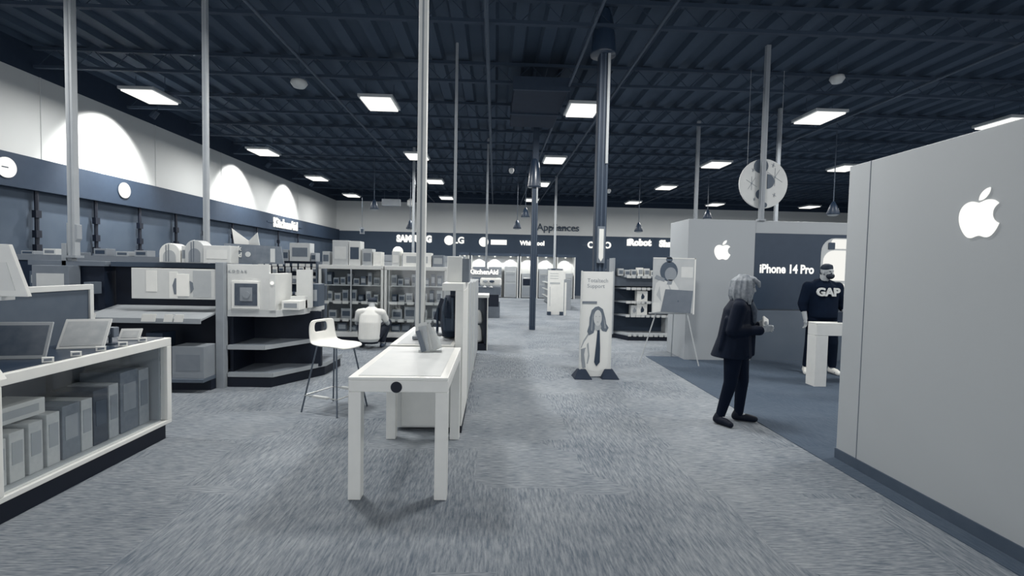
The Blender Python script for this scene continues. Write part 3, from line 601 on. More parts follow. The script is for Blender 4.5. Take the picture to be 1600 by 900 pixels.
g = G(); g.loft([[(0, 0, .06), (.16, -.1, .17), (.19, -.1, .0), (0, 0, 0)], [(0, .012, .06), (.16, -.088, .17), (.19, -.088, 0), (0, .012, 0)]]); g.o('right_leaf', M(.84, .5), t)
g = G(); g.tube((0, .01, .02), (0, .01, -.2), .01); g.o('stalk', M(.5), t)
carton('crumpled white bag on the counter shelf of the end unit', -2.72, -2.5, 6.4, 6.7, .985, 1.1, .93)
carton('small dark carton behind the white panel of the end unit', -2.6, -2.45, 6.95, 7.2, .985, 1.3, .35)
# ---------------- peg wall unit ----------------
t = T('peg_shelf', 'dark peg-wall shelf unit hung with small packs, left of the glass cabinets', 'shelf unit', (-4.9, 10.5, 0))
g = G(); g.box(0, 1.25, 0, .3, 0, 1.62); g.o('back_panel', M(.1, .6), t)
g = G(); g.box(-.02, 0, -.3, .3, 0, 1.62); g.box(1.25, 1.28, -.3, .3, 0, 1.62); g.o('upright', M(.4), t)
for z, d in ((1.56, .1), (.98, .3), (.66, .35), (.12, .4)):
    g = G(); g.box(0, 1.25, -d, 0, z-.04, z); g.o('shelf', M(.3), t); tags(t, 0, 1.25, -d, z-.05, .06, 9, .84)
for r_, (z, h, n_) in enumerate(((1.50, .12, 9), (1.32, .22, 9))):
    for i in range(n_):
        blister('small %s pack on the %s peg row of the dark peg wall, %s' % ('pale', ('upper', 'lower')[r_], ORD[i]), -4.82+i*.135, 10.38, z, .1, h*random.uniform(.6, 1.3), random.choice((.72, .82, .9)), 'packs on the dark peg wall', random.choice((.3, .6, .5)))
for i in range(7):
    x = -4.75+i*.155; carton('small upright box on the lower shelf of the peg wall, %s' % ORD[i], x, x+.11, 10.2, 10.35, .66, .66+random.uniform(.1, .26), random.choice((.8, .6, .9, .5)), 'boxes on the peg wall shelf')
for i, (x0, x1, z1, tn) in enumerate(((-4.6, -4.45, 1.78, .5), (-4.42, -4.3, 1.86, .6), (-4.28, -3.86, 2.0, .74), (-3.84, -3.74, 1.8, .6), (-4.88, -4.76, 1.82, .7), (-4.74, -4.64, 1.75, .8))):
    carton('carton on top of the peg wall unit, %s' % ORD[(2, 3, 4, 5, 0, 1)[i]], x0, x1, 10.45, 10.7, 1.62, z1, tn)
# ---------------- glass cabinets ----------------
def cabinet(x, lab, short, wd):
    t = T('glass_cabinet', lab, 'cabinet', (x, 10.1, 0))
    g = G(); g.box(.02, wd-.02, .03, .55, 0, .1); g.o('kick', BLACK, t)
    g = G()
    for a in (0, wd-.05): g.box(a, a+.05, 0, .05, .1, 1.5); g.box(a, a+.05, .5, .55, .1, 1.5)
    g.box(0, wd, 0, .55, .1, .2); g.box(0, wd, 0, .55, 1.48, 1.56); g.o('frame', M(.84, .4), t, bev=.004)
    g = G(); g.box(.05, wd-.05, .5, .52, .2, 1.48); g.o('back_panel', M(.68, .6), t)
    g = G(); g.box(wd/2-.012, wd/2+.012, .0, .03, .2, 1.48); g.o('mullion', M(.66), t)
    for z in (.46, .82, 1.16):
        g = G(); g.box(.05, wd-.05, .06, .5, z-.02, z); g.o('shelf', M(.78), t)
    for z in (.44, .80): tags(t, .08, wd-.08, .06, z-.03, .06, 6, .9)
    g = G(); g.box(.05, wd/2-.012, .012, .018, .2, 1.48); g.box(wd/2+.012, wd-.05, .012, .018, .2, 1.48); g.o('glass_door', glass_mat(), t)
    k = 0
    for lv, (z, nn, hmax) in enumerate(((.2, 5, .2), (.46, 4, .28), (.82, 7, .26), (1.16, 8, .26))):
        for i in range(nn):
            cx = x+.1+(wd-.2)*(i+.5)/nn; ww = (wd-.2)/nn*random.uniform(.55, .9)/2
            hh = random.uniform(.5, 1)*hmax
            carton('small item on the %s shelf of the %s glass cabinet, %s' % (('bottom', 'lower middle', 'upper middle', 'top')[lv], short, ORD[i]), cx-ww, cx+ww, 10.25, 10.42, z, z+hh, {0: random.choice((.15, .2, .3)), 1: random.choice((.7, .66, .75)), 2: random.choice((.3, .66, .75, .25)), 3: random.choice((.4, .6, .35, .66))}[lv], 'small items in the %s glass cabinet' % short)
    return t
cabinet(-3.56, 'tall glass-fronted display cabinet behind the squatting person', 'left', 1.3)
cabinet(-2.24, 'tall glass-fronted display cabinet behind the white pole', 'right', 1.27)
for i, (x0, x1, z1, tn, pn) in enumerate(((-3.5, -3.36, 1.83, .7, .4), (-3.3, -2.98, 2.06, .74, .82), (-2.97, -2.74, 2.05, .82, .3), (-2.7, -2.5, 1.9, .7, .5), (-2.48, -2.32, 1.84, .92, .95), (-2.1, -1.95, 1.86, .8, .88), (-1.88, -1.3, 1.84, .93, .7), (-1.28, -1.05, 1.8, .5, .7))):
    carton('%s packaging box on top of the glass cabinets, %s' % (('pale', 'big grey', 'big pale dark-windowed', 'greyish', 'bright white', 'small pale', 'wide white', 'grey')[i], ORD[i]), x0, x1, 10.15, 10.45, 1.56, z1, tn, 'boxes on top of the glass cabinets', panel=pn)
t = T('round_fan', 'pale round-headed appliance on top of the right glass cabinet', 'fan', (-2.02, 10.35, 1.56)); g = G(); g.ell((0, 0, .3), (.11, .06, .11)); g.o('head', M(.95), t, smooth=True); g = G(); g.tube((0, 0, 0), (0, 0, .2), .02); g.lathe([(.08, 0), (.06, .02)]); g.o('stand', M(.8), t)
t = T('small_sign', 'tiny pale square sign high above the glass cabinets', 'sign', (-6.4, 24, 3.02)); g = G(); g.box(-.11, .11, 0, .03, 0, .32); g.o('board', M(.6), t); g = G(); g.box(-.06, .06, -.01, 0, .06, .24); g.o('print', M(.3), t); g = G(); g.tube((0, .01, .32), (0, .01, 2.58), .008, n=5); g.o('wire', M(.3), t)
# ---------------- right aisle: standing banner ----------------
t = T('standing_banner', 'tall white standing sign printed with a long-haired person in a dark tie', 'sign', (1.49, 7.1, 0), R(3))
g = G(); g.prism([(-.225, 0.02), (.225, 0.02), (.235, 1.55), (-.215, 1.55)], -.012, .012); g.o('board', M(.88, .5, var=.01), t, bev=.003)
g = G(); g.box(-.215, .0, -.018, -.012, 1.085, 1.12); g.o('printed_bar', M(.5), t)
text('lettering', 'Totaltech\nSupport', .08, M(.6), t, (-.15, -.013, 1.38), ext=.001, align='LEFT', label='grey lettering')
# printed figure in thin layers
def ring2(c, rx, rz_, n=24): return [(c[0]+rx*math.cos(2*math.pi*i/n), c[1]+rz_*math.sin(2*math.pi*i/n)) for i in range(n)]
def layer(nm, pts, k, tn, par=t, lab=None):
    g = G()
    for p in (pts if isinstance(pts[0], list) else [pts]): g.prism(p, -.013-.0012*k, -.012)
    return g.o(nm, M(tn, .6, var=.02), par, label=lab)
def cc(*p): return [((880+p[i]*.2444-938)*.0092+.005, 1.6-(400+p[i+1]*.2444-419)*.00922+.01) for i in range(0, len(p), 2)]
layer('printed_shirt', cc(182,498, 150,545, 132,600, 140,612, 168,600, 182,570, 190,640, 180,700, 195,745, 245,752, 300,735, 318,700, 322,480, 300,470, 262,455, 225,470), 1, .9)
layer('printed_shade', [cc(180,505, 152,550, 136,598, 141,598, 158,560, 186,515), cc(186,560, 196,650, 186,700, 178,700, 186,640, 176,575), cc(130,600, 142,612, 170,602, 168,595, 142,604)], 2, .66)
layer('printed_arm', cc(138,606, 166,600, 160,640, 172,725, 152,730, 142,680), 3, .6)
layer('printed_hair', cc(218,500, 187,516, 176,490, 188,450, 190,400, 203,352, 225,332, 247,327, 275,345, 292,400, 300,440, 316,465, 302,492, 275,486, 262,465, 240,485, 226,470), 4, .44)
layer('printed_strand', [cc(200,480, 206,400, 214,360, 210,420, 208,490), cc(288,470, 282,400, 272,365, 290,420, 300,470)], 5, .6)
layer('printed_neck', cc(226,440, 262,440, 268,462, 250,492, 232,480, 224,470), 5, .7)
layer('printed_face', [(x_+(.0), z_) for x_, z_ in ring2(cc(243, 402)[0], .060, .115)], 6, .8)
layer('printed_feature', [ring2(cc(231, 393)[0], .009, .005, 8), ring2(cc(255, 393)[0], .009, .005, 8), ring2(cc(243, 428)[0], .016, .004, 10)], 7, .6)
layer('printed_tie', cc(243,482, 258,480, 264,600, 264,690, 242,716, 227,690, 238,560), 7, .24)
g = G(); g.box(-.235, -.222, -.03, .03, 0, 1.56); g.box(.222, .232, -.02, .03, .02, 1.56); g.o('edge_frame', M(.84, .3), t)
for sx in (-.2, .2):
    g = G(); g.loft([[(sx-.13, -.13, 0), (sx+.13, -.16, 0), (sx+.14, .16, 0), (sx-.12, .16, 0)], [(sx-.06, -.03, .13), (sx+.06, -.03, .13), (sx+.06, .04, .13), (sx-.06, .04, .13)]]); g.o('foot_weight', M(.1, .8), t, bev=.01, label='black wedge foot')
# second standing sign
t = T('standing_banner', 'far white standing sign with two dark feet in the middle aisle', 'sign', (2.05, 16.4, 0))
g = G(); g.box(-.27, .27, -.02, .02, .02, 1.5); g.o('board', M(.9, .5), t); g = G(); g.box(.3, .36, -.02, .02, 0, 1.1); g.o('side_rail', M(.9), t)
for sx in (-.21, .2): g = G(); g.box(sx-.06, sx+.06, -.08, .08, 0, .12); g.o('foot', M(.25), t)
g = G()
for z in (1.38, 1.3, 1.22): g.box(-.2, .08, -.024, -.02, z, z+.02)
g.box(-.2, .14, -.024, -.02, 1.04, 1.1); g.box(-.2, -.18, -.024, -.02, .3, .95); g.o('print', M(.72), t)
# ---------------- right endcap of boxed goods ----------------
t = T('endcap_shelf', 'grey shelf end unit of boxed goods between the standing sign and the easel', 'shelf unit', (3.0, 10.85, 0))
op = [(-.28, .55), (0, 0), (1.2, 0), (1.2, 1.2), (-.28, 1.2)]
g = G(); g.prism(op, 0, .1, 'z'); g.o('base', BLACK, t)
g = G(); g.prism([(-.25, .6), (1.18, .6), (1.18, 1.2), (-.25, 1.2)], .1, 1.82, 'z'); g.o('back_panel', M(.25, .6), t)
g = G(); g.box(1.15, 1.2, .3, .7, .1, 1.84); g.box(-.3, -.26, .3, .7, .1, 1.84); g.o('upright', M(.62), t)
for z, tn in ((.14, .66), (.55, .6), (.86, .6), (1.17, .6), (1.44, .6)):
    k = .0 if z < .2 else .25
    g = G(); g.prism([(-.28, .6), (-.2 if z > .2 else -.28, .55), (0, k), (1.2, k), (1.2, .6)], z-.035, z, 'z'); g.o('shelf', M(tn, .5), t)
    tags(t, .0, 1.18, k, z-.05, .06, 10, .84)
g = G(); g.box(-.24, 1.15, .4, .59, 1.2, 1.42); g.o('header_strip', M(.46), t)
g = G(); g.box(.95, 1.15, .3, .6, .14, .55); g.o('side_box', M(.72), t)
for i in range(9):
    x = 2.82+i*.15; h = random.uniform(.12, .3); carton('small pale carton on the top shelf of the right end unit, %s' % ORD[i], x, x+.12, 11.15, 11.35, 1.44, 1.44+h, random.choice((.75, .85, .93, .6)), 'cartons on the top shelf of the right end unit')
for i, (x0, z0, h, tn) in enumerate(((3.28, .86, .24, .93), (3.28, .55, .26, .93), (3.1, .55, .22, .8))):
    b = T('carton', ('white printed carton alone on the middle shelf of the right end unit', 'white printed carton on the lower shelf of the right end unit', 'greyish carton left of the white one on the lower shelf of the right end unit')[i], 'box', (x0+.1, 11.12, z0)); g = G(); g.box(-.12 if i < 2 else -.07, .12 if i < 2 else .07, 0, .2, 0, h); g.o('box_body', M(tn), b, bev=.005)
    g = G(); g.prism([(-.02, h*.2), (.04, h*.3), (.05, h*.5), (0, h*.8), (-.03, h*.45)], -.004, 0); g.o('print', M(.2 if i < 2 else .6), b)
# ---------------- easel ----------------
t = T('easel', 'thin-legged metal easel at the corner of the dark carpet', 'easel', (3.0, 8.3, .006))
for a, b in (((-.16, .0, 1.1), (-.5, -.03, 0)), ((.24, .0, 1.1), (.42, -.28, 0)), ((.1, .06, 1.2), (.28, .62, 0))):
    g = G(); g.tube(a, b, .011, n=8); g.o('leg', M(.72, .35), t)
g = G(); g.box(-.36, .36, -.06, .0, .84, .86); g.o('tray', M(.7), t)
t = T('poster', 'poster of a person with a hair bun holding a grey laptop, on the easel', 'poster', (3.02, 8.2, .87))
g = G(); g.box(-.36, .36, .0, .012, 0, .93); g.o('board', M(.74, .5, var=.05, scale=5), t); g = G(); g.box(.345, .365, -.004, .014, -.02, .93); g.box(-.36, .36, -.004, 0.014, .915, .93); g.o('frame', M(.92), t)
def play(nm, pts, k, tn, lab=None):
    g = G()
    for p in (pts if isinstance(pts[0], list) else [pts]): g.prism(p, -.0015*k-.001, 0)
    return g.o(nm, M(tn, .5, var=.03), t, label=lab)
play('printed_sweater', [(-.34, .02), (-.33, .35), (-.3, .5), (-.18, .6), (-.02, .56), (.08, .42), (.1, .25), (-.02, .1), (-.2, .02)], 1, .84)
play('printed_fold', [[(-.29, .3), (-.24, .45), (-.22, .3), (-.2, .18)], [(-.1, .5), (-.03, .38), (-.06, .36)]], 2, .72)
play('printed_window', [(.12, .6), (.32, .6), (.32, .78), (.12, .78)], 1, .84)
play('printed_hair', [ring2((-.09, .7), .15, .17), ring2((-.09, .9), .055, .05)], 2, .36)
play('printed_face', [ring2((-.06, .655), .1, .115), [(-.1, .56), (-.02, .56), (-.04, .48), (-.12, .48)], [(-.33, .58), (-.16, .52), (-.16, .58), (-.3, .64)]], 3, .58)
0 and play('printed_feature', [ring2((-.085, .67), .014, .006, 8), ring2((-.02, .67), .014, .006, 8), ring2((-.05, .6), .022, .006, 10)], 4, .4)
play('printed_sleeve', [(-.35, .0), (-.35, .17), (-.23, .17), (-.22, .02)], 4, .88)
play('printed_laptop', [(-.21, .02), (-.14, .4), (.33, .38), (.3, -.0)], 5, .48)
play('printed_logo', [ring2((.08, .2), .012, .016, 10)], 6, .38)
# ---------------- far appliances ----------------
for i, (x0, x1) in enumerate(((-1.8, -1.3), (-1.2, 1.2), (1.28, 2.1), (2.15, 3.1), (3.15, 4.1))):
    t = T('display_alcove', 'bright lit alcove of the far appliance display, %s' % ORD[i], 'alcove', (x0, 25, 0)); W_ = x1-x0
    g = G(); g.box(0, W_, .6, .66, 0, 2.12); g.box(0, .05, 0, .6, 0, 2.12); g.box(W_-.05, W_, 0, .6, 0, 2.12); g.o('walls', M(.85), t)
    g = G(); g.box(0, W_, .0, .66, 2.12, 2.25); g.o('canopy', M(.24), t)
    nl = max(1, round(W_/.75))
    for k in range(nl):
        cx = W_*(k+.5)/nl; g = G(); g.lathe([(.03, -.06), (.06, 0)], (cx, .3, 2.12), n=10); g.o('downlight', LIT, t)
        spot(t, (cx, .36, 2.06), ALCOVE_W, (cx, .58, .9), 110, .4, .03)
def appliance(lab, x, y, wd, h, tn, kind='oven'):
    t = T(kind, lab, kind.replace('_', ' '), (x, y, 0)); g = G(); g.box(0, wd, 0, .5, .03, h); g.o('body', M(tn, .3), t, bev=.01)
    g = G(); g.box(.05, wd-.05, -.02, 0, .12, h*.45); g.o('lower_door', M(tn-.08, .3), t)
    g = G(); g.box(.07, wd-.07, -.02, 0, h*.52, h*.78); ud = g.o('upper_door', M(.05 if kind == 'oven' else tn-.05, .2), t)
    g = G(); g.tube((.1, -.06, h*.82), (wd-.1, -.06, h*.82), .015, n=6); g.box(.1, .12, -.06, 0, h*.81, h*.83); g.box(wd-.12, wd-.1, -.06, 0, h*.81, h*.83); g.o('handle', M(.8, .3, metal=.5), ud)
appliance('pale wall oven in the middle alcove of the appliance display', 1.38, 25.1, .62, 1.25, .66)
appliance('tall steel fridge at the left of the wide lit alcove', -1.1, 25.05, .7, 1.55, .5, 'refrigerator')
appliance('steel fridge in the middle of the wide lit alcove', -.3, 25.05, .65, 1.55, .58, 'refrigerator')
appliance('tall pale grey fridge at the right of the wide lit alcove', .5, 25.05, .62, 1.6, .7, 'refrigerator')
appliance('grey fridge in the fourth lit alcove', 2.25, 25.05, .75, 1.5, .66, 'refrigerator')
appliance('pale freezer in the last lit alcove behind the far white sign', 3.25, 25.05, .75, 1.3, .7, 'freezer')
appliance('slim grey fridge in the small first lit alcove', -1.74, 25.05, .4, 1.5, .55, 'refrigerator')
# kitchen display in the aisle
t = T('display_stand', 'aisle display with bright white lettering and a dark lower cabinet', 'display stand', (-.7, 15.2, 0))
g = G(); g.box(0, .88, 0, .7, .0, .5); g.o('plinth', M(.5), t, bev=.01); g = G(); g.box(.02, .84, -.01, .6, .35, .72); g.o('dark_cabinet', M(.05, .4), t)
g = G(); g.box(-.1, .9, -.05, .7, .72, .95); g.o('counter', M(.46), t); g = G(); g.box(.25, .92, 0, .3, .98, 1.24); g.o('pale_drum', M(.92), t, bev=.06)
g = G(); g.box(-.15, .92, .1, .4, 1.24, 1.32); g.o('beam', M(.66), t); g = G(); g.box(-.12, .8, .05, .1, 1.33, 1.5); g.o('sign_back', M(.5), t)
text('lettering', 'KitchenAid', .2, LIT, t, (.36, .04, 1.41), ext=.01, bold=.012)
for i in range(4):
    b = T('kitchen_mixer', 'small dark-headed mixer on the far aisle display, %s' % ORD[i], 'mixer', (-.72+.18*i if i < 2 else -.3+.2*(i-2), 15.1, .95)); g = G(); g.lathe([(.06, 0), (.05, .02), (.02, .04), (.025, .14)], n=10); g.o('base', M(.8), b); g = G(); g.ell((.02, 0, .18), (.08, .045, .04)); g.o('head', M(.25 if i % 2 else .6), b, smooth=True)
# white counter with dark coat figure at right aisle back
t = T('counter', 'white counter with a narrow end leg behind the far standing sign', 'counter', (2.75, 14.8, 0)); g = G(); g.box(0, 1.6, 0, .6, .78, .88); g.o('counter_top', M(.95), t, bev=.01); g = G(); g.box(.3, 1.5, .1, .55, .12, .78); g.o('cabinet', M(.82), t); g = G(); g.box(.3, 1.5, .12, .5, 0, .12); g.o('kick', M(.1), t)
for i, (x, z, wd, h, tn) in enumerate(((2.62, .88, .14, .34, .8), (2.82, .88, .18, .42, .88), (3.05, .88, .16, .28, .8))):
    carton('pale packaging on the white counter behind the far standing sign, %s' % ORD[i], x+.1, x+.1+wd, 15.0, 15.2, z, z+h, tn)
t = T('dark_machine', 'dark rounded machine on the white counter left of the tall standing sign', 'appliance', (3.65, 15.1, .88)); g = G(); g.box(-.3, .3, -.15, .25, 0, .7); g.o('body', M(.08, .5), t, bev=.12); g = G(); g.tube((-.1, -.2, .3), (-.1, -.2, .55), .04); g.o('handle', M(.7), t)
t = T('shelf_unit', 'far pale shelf row at the right side of the far aisle', 'shelf unit', (2.4, 18.5, 0)); g = G(); g.box(0, .5, 0, 5, 0, 1.15); g.o('body', M(.6), t)
for z in (.3, .6, .9): g = G(); g.box(-.12, 0, 0, 5, z, z+.03); g.o('shelf', M(.8), t)
for i in range(6):
    b = T('carton', 'small bright carton on the far right aisle shelf row, %s' % ('nearest', 'second', 'third', 'fourth', 'fifth', 'farthest')[i], 'box', (2.55, 18.7+.75*i, 1.15)); g = G(); g.box(-.12, .12, -.2, .2, 0, .3+.1*(i % 2)); g.o('box_body', M((.9, .5, .8, .3, .95, .6)[i]), b); g = G(); g.box(-.06, .06, -.205, -.2, .1, .2); g.o('print', M(.4), b)
t = T('shelf_unit', 'long pale shelf block behind the glass cabinets and the pole', 'shelf unit', (-2.3, 13.5, 0)); g = G(); g.box(-1.2, 1.5, 0, .6, 0, 1.68); g.o('body', M(.66), t); g = G(); g.box(-1.2, 1.5, -.02, .02, 1.68, 1.85); g.o('header', M(.6), t)
t = T('shelf_unit', 'long mid-grey shelf block beyond the middle row', 'shelf unit', (-1.9, 17.2, 0)); g = G(); g.box(0, .95, 0, 4, 0, 1.3); g.o('body', M(.64), t); g = G(); g.box(.95, 1.0, 0, 4, .2, .25); g.box(.95, 1.0, 0, 4, .7, .75); g.o('shelf', M(.8), t)
# ---------------- people ----------------
SKIN = M(.66, .6)
def V(*a): return Vector(a)
def hand(g, wrist, dirn, side, curl=.5, k=1.0, th=1):
    """palm, four unequal bent fingers and a thumb from the side of the palm"""
    d = Vector(dirn).normalized(); s = Vector(side).normalized(); nrm = d.cross(s).normalized()
    w0 = Vector(wrist); pal = w0+d*.085*k
    for a in (-.03, -.01, .01, .03): g.tube(w0+s*a*.6*k, pal+s*a*k, .015*k, .013*k, n=8)
    g.ell(w0+d*.045*k, (.03*k, .03*k, .03*k), u=10, v=6)
    for a, ln in ((-.032, .058), (-.011, .072), (.011, .078), (.032, .07)):
        p = pal+s*a*k; c = curl
        d1 = (d*math.cos(c*.7)+nrm*math.sin(c*.7)); d2 = (d*math.cos(c*1.7)+nrm*math.sin(c*1.7)); d3 = (d*math.cos(c*2.5)+nrm*math.sin(c*2.5))
        q = p+d1*ln*.45*k; r = q+d2*ln*.33*k; e = r+d3*ln*.26*k
        g.limb([(p, .0105*k), (q, .0095*k), (r, .0088*k), (e, .0078*k)])
    t0 = w0+d*.025*k+s*.028*k*th; t1 = t0+(d*.6+s*th*.7+nrm*.3).normalized()*.035*k; t2 = t1+(d*.9+s*th*.2+nrm*.45).normalized()*.03*k
    g.limb([(t0, .013*k), (t1, .0115*k), (t2, .009*k)])
def head(g, c, f, k=1.0, pitch=0):
    """head with brow, nose, mouth, chin and ears; c = centre, f = facing yaw (radians)"""
    rot = Matrix.Rotation(f, 3, 'Z') @ Matrix.Rotation(pitch, 3, 'Y')
    P = lambda x, y, z: Vector(c)+rot @ Vector((x*k, y*k, z*k))
    g.ell(P(-.008, 0, .025), (.095*k, .076*k, .09*k), rot); g.ell(P(.022, 0, -.04), (.066*k, .058*k, .072*k), rot)
    g.ell(P(.05, 0, -.088), (.026*k, .03*k, .02*k), rot)
    g.limb([(P(.085, 0, .012), .009*k), (P(.106, 0, -.026), .013*k)]); g.ell(P(.096, 0, -.03), (.014*k, .019*k, .01*k), rot)
    g.ell(P(.075, 0, .03), (.018*k, .055*k, .01*k), rot); g.ell(P(.083, 0, -.058), (.01*k, .024*k, .006*k), rot); g.ell(P(.08, 0, -.07), (.01*k, .02*k, .006*k), rot)
    for s in (-1, 1):
        g.ell(P(-.005, s*.078, -.01), (.016*k, .008*k, .03*k), rot); g.ell(P(.058, s*.03, -.02), (.025*k, .022*k, .022*k), rot)
def eyes(parent, c, f, k=1.0, pitch=0):
    rot = Matrix.Rotation(f, 3, 'Z') @ Matrix.Rotation(pitch, 3, 'Y'); g = G()
    for s in (-1, 1): g.ell(Vector(c)+rot @ Vector((.079*k, s*.03*k, .008*k)), (.009*k, .013*k, .006*k), rot, u=10, v=6)
    g.o('eye', M(.12, .3), parent)
# --- woman standing, facing right ---
t = T('person', 'standing person with pale shoulder-length hair and a black jacket, on the carpet edge', 'person', (2.56, 5.06, 0), R(-20))
g = G(); hc = (.055, .0, 1.445)
head(g, hc, 0, .98, R(14)); g.limb([(V(-.0, 0, 1.26), .06), (V(.035, 0, 1.36), .05)])
g.rings_e([(0, 0, .74, .11, .15), (-.01, 0, .9, .1, .14), (-.01, 0, 1.1, .1, .15), (-.0, 0, 1.24, .085, .17), (.0, 0, 1.29, .05, .08)])
legs = (((-.04, -.08, .78), (-.06, -.09, .44), (-.15, -.1, .09)), ((.03, .08, .78), (.07, .08, .44), (.05, .09, .09)))
for a, b, c in legs: g.limb([(V(*a), .085), (V(*b), .055), (V(*c), .04)])
g.limb([(V(-.15, -.1, .06), .035), (V(-.07, -.2, .035), .03)]); g.limb([(V(.05, .09, .06), .035), (V(.19, .09, .035), .03)])
armR = [V(-.01, -.17, 1.23), V(-.07, -.2, .99), V(.2, -.11, 1.0)]; armL = [V(-.01, .17, 1.23), V(-.04, .2, 1.0), V(.19, .08, 1.03)]
for arm in (armR, armL): g.limb([(arm[0], .045), (arm[1], .038), (arm[2], .026)])
hand(g, armR[2], (.9, .25, .3), (0, -.2, 1), .8, .9); hand(g, armL[2], (.9, -.3, .15), (0, .2, 1), .9, .9)
g.o('body', SKIN, t, remesh=.0065, sm_it=3)
eyes(t, hc, 0, .98, R(14))
g = G(); c = Vector(hc)
g.ell(c+V(-.015, 0, .03), (.112, .096, .092)); g.ell(c+V(-.055, 0, -.04), (.08, .098, .11)); g.ell(c+V(.05, 0, .07), (.06, .07, .035))
random.seed(5)
for i in range(30):
    a = R(62+236*i/29); ca, sa = math.cos(a), math.sin(a); j = random.uniform(-.008, .012); e = random.uniform(-.02, .02)
    g.limb([(c+V(.05*ca-.01, .05*sa, .105), .018), (c+V((.1+j)*ca-.015, (.09+j)*sa, .05), .018), (c+V((.115+j)*ca-.02, (.105+j)*sa, -.04), .016), (c+V((.12+j)*ca-.02, (.11+j)*sa, -.115+e), .013), (c+V((.11+j)*ca-.015, (.1+j)*sa, -.165+e), .006)])
g.limb([(c+V(.07, -.06, .075), .02), (c+V(.115, -.05, .04), .022), (c+V(.125, -.045, -.0), .014)])
g.limb([(c+V(.03, -.085, .03), .022), (c+V(.06, -.085, -.05), .02), (c+V(.05, -.08, -.13), .01)])
g.o('hair', M(.5, .6, var=.18, scale=34), t, remesh=.006, sm_it=1)
g = G()
g.rings_e([(-.06, 0, .70, .20, .215), (-.055, 0, .72, .198, .212), (-.03, 0, .9, .165, .195), (-.02, 0, 1.08, .145, .19), (-.01, 0, 1.2, .135, .19), (.0, 0, 1.27, .1, .155), (.01, 0, 1.33, .07, .075)], n=28)
g.limb([(V(-.01, -.13, 1.245), .075), (V(-.01, .13, 1.245), .075)])
for arm, s in ((armR, -1), (armL, 1)): g.limb([(arm[0], .074), (arm[1], .068), (arm[2]-V(.02, 0, 0), .046)]); g.limb([(arm[2]-V(.05, 0, 0), .053), (arm[2]-V(.015, 0, 0), .052)])
g.limb([(V(.1, -.05, 1.3), .03), (V(.15, -.03, .95), .02), (V(.15, -.02, .74), .02)])
g.limb([(V(-.12, -.13, 1.1), .03), (V(-.17, -.14, .8), .03)]); g.limb([(V(-.02, -.175, .9), .025), (V(-.05, -.19, .74), .025)]); g.limb([(V(.07, -.15, .92), .02), (V(.08, -.17, .74), .022)])
g.o('jacket', M(.02, .7, var=.02, scale=14, spec=.12), t, remesh=.009, sm_it=4)
g = G()
for i in range(14):
    a = 2*math.pi*i/14; g.limb([(V(.02+.08*math.cos(a), .08*math.sin(a), 1.315+.01*(i % 2)), .027), (V(.02+.08*math.cos(a+.45), .08*math.sin(a+.45), 1.315+.01*((i+1) % 2)), .027)])
g.limb([(V(.09, -.04, 1.3), .035), (V(.14, -.06, 1.2), .03), (V(.15, -.05, 1.08), .02)])
g.o('scarf', M(.24, .8, var=.18, scale=30), t, remesh=.008, sm_it=1)
g = G()
g.rings_e([(-.0, 0, .72, .13, .16), (0, 0, .9, .12, .15)])
for a, b, c in legs: g.limb([(V(*a), .1), (V(*b), .067), (V(*c)-V(0, 0, .01), .047)])
g.o('trousers', M(.015, .8, var=.015, spec=.1), t, remesh=.009, sm_it=3)
for ank, toe in ((V(-.15, -.1, .05), V(-.06, -.22, .033)), (V(.05, .09, .05), V(.21, .09, .033))):
    g = G(); g.limb([(ank+V(-.01, 0, .03), .046), (ank-V(.03, 0, .005), .042), (ank*.45+toe*.55, .04), (toe, .032)]); g.o('shoe', M(.01, .6, var=.01, spec=.2), t, remesh=.008, sm_it=3)
g = G(); g.prism(rrect(-.042, .042, 0, .15, .01), -.006, .006); ob = g.o('phone', M(.9, .3), None); tag(ob, 'pale phone held in the hand of the person in the black jacket', 'phone'); ob.location = (2.80, 4.96, 1.0); ob.rotation_euler = (R(-25), R(30), R(20))
# --- man standing, facing the camera ---
t = T('person', 'standing person in a dark lettered hoodie, black face mask and white shoes', 'person', (5.19, 7.6, .006), R(-96))
g = G(); hc = (.05, .02, 1.60)
head(g, hc, R(22), 1.0); g.limb([(V(0, 0, 1.40), .07), (V(.02, 0, 1.52), .058)])
g.rings_e([(0, 0, .86, .12, .165), (-.01, 0, 1.0, .11, .16), (0, 0, 1.2, .12, .18), (0, 0, 1.38, .1, .2), (0, 0, 1.43, .06, .1)])
legs = (((0, -.11, .9), (.04, -.17, .5), (0, -.2, .09)), ((0, .11, .9), (.04, .15, .5), (0, .19, .09)))
for a, b, c in legs: g.limb([(V(*a), .1), (V(*b), .065), (V(*c), .045)]); g.limb([(V(*c)-V(0, 0, .03), .04), (V(c[0]+.13, c[1]+(-.06 if c[1] < 0 else 0), .04), .035)])
armR = [V(-.01, -.22, 1.37), V(-.02, -.29, 1.1), V(.06, -.28, .86)]; armL = [V(-.01, .22, 1.37), V(-.03, .3, 1.1), V(.12, .3, .95)]
for arm in (armR, armL): g.limb([(arm[0], .055), (arm[1], .046), (arm[2], .031)])
hand(g, armR[2], (.2, 0, -1), (1, 0, .2), .45, 1.0); hand(g, armL[2], (.7, 0, -.7), (.5, .5, .5), .45, 1.0)
g.o('body', SKIN, t, remesh=.0065, sm_it=3)
eyes(t, hc, R(22))
g = G(); c = Vector(hc); g.ell(c+V(-.012, 0, .068), (.098, .084, .072)); g.ell(c+V(-.05, 0, .01), (.062, .082, .075)); g.ell(c+V(.025, 0, .1), (.06, .066, .03))
g.o('hair', M(.08, .7, var=.05, scale=30), t, remesh=.008, sm_it=2)
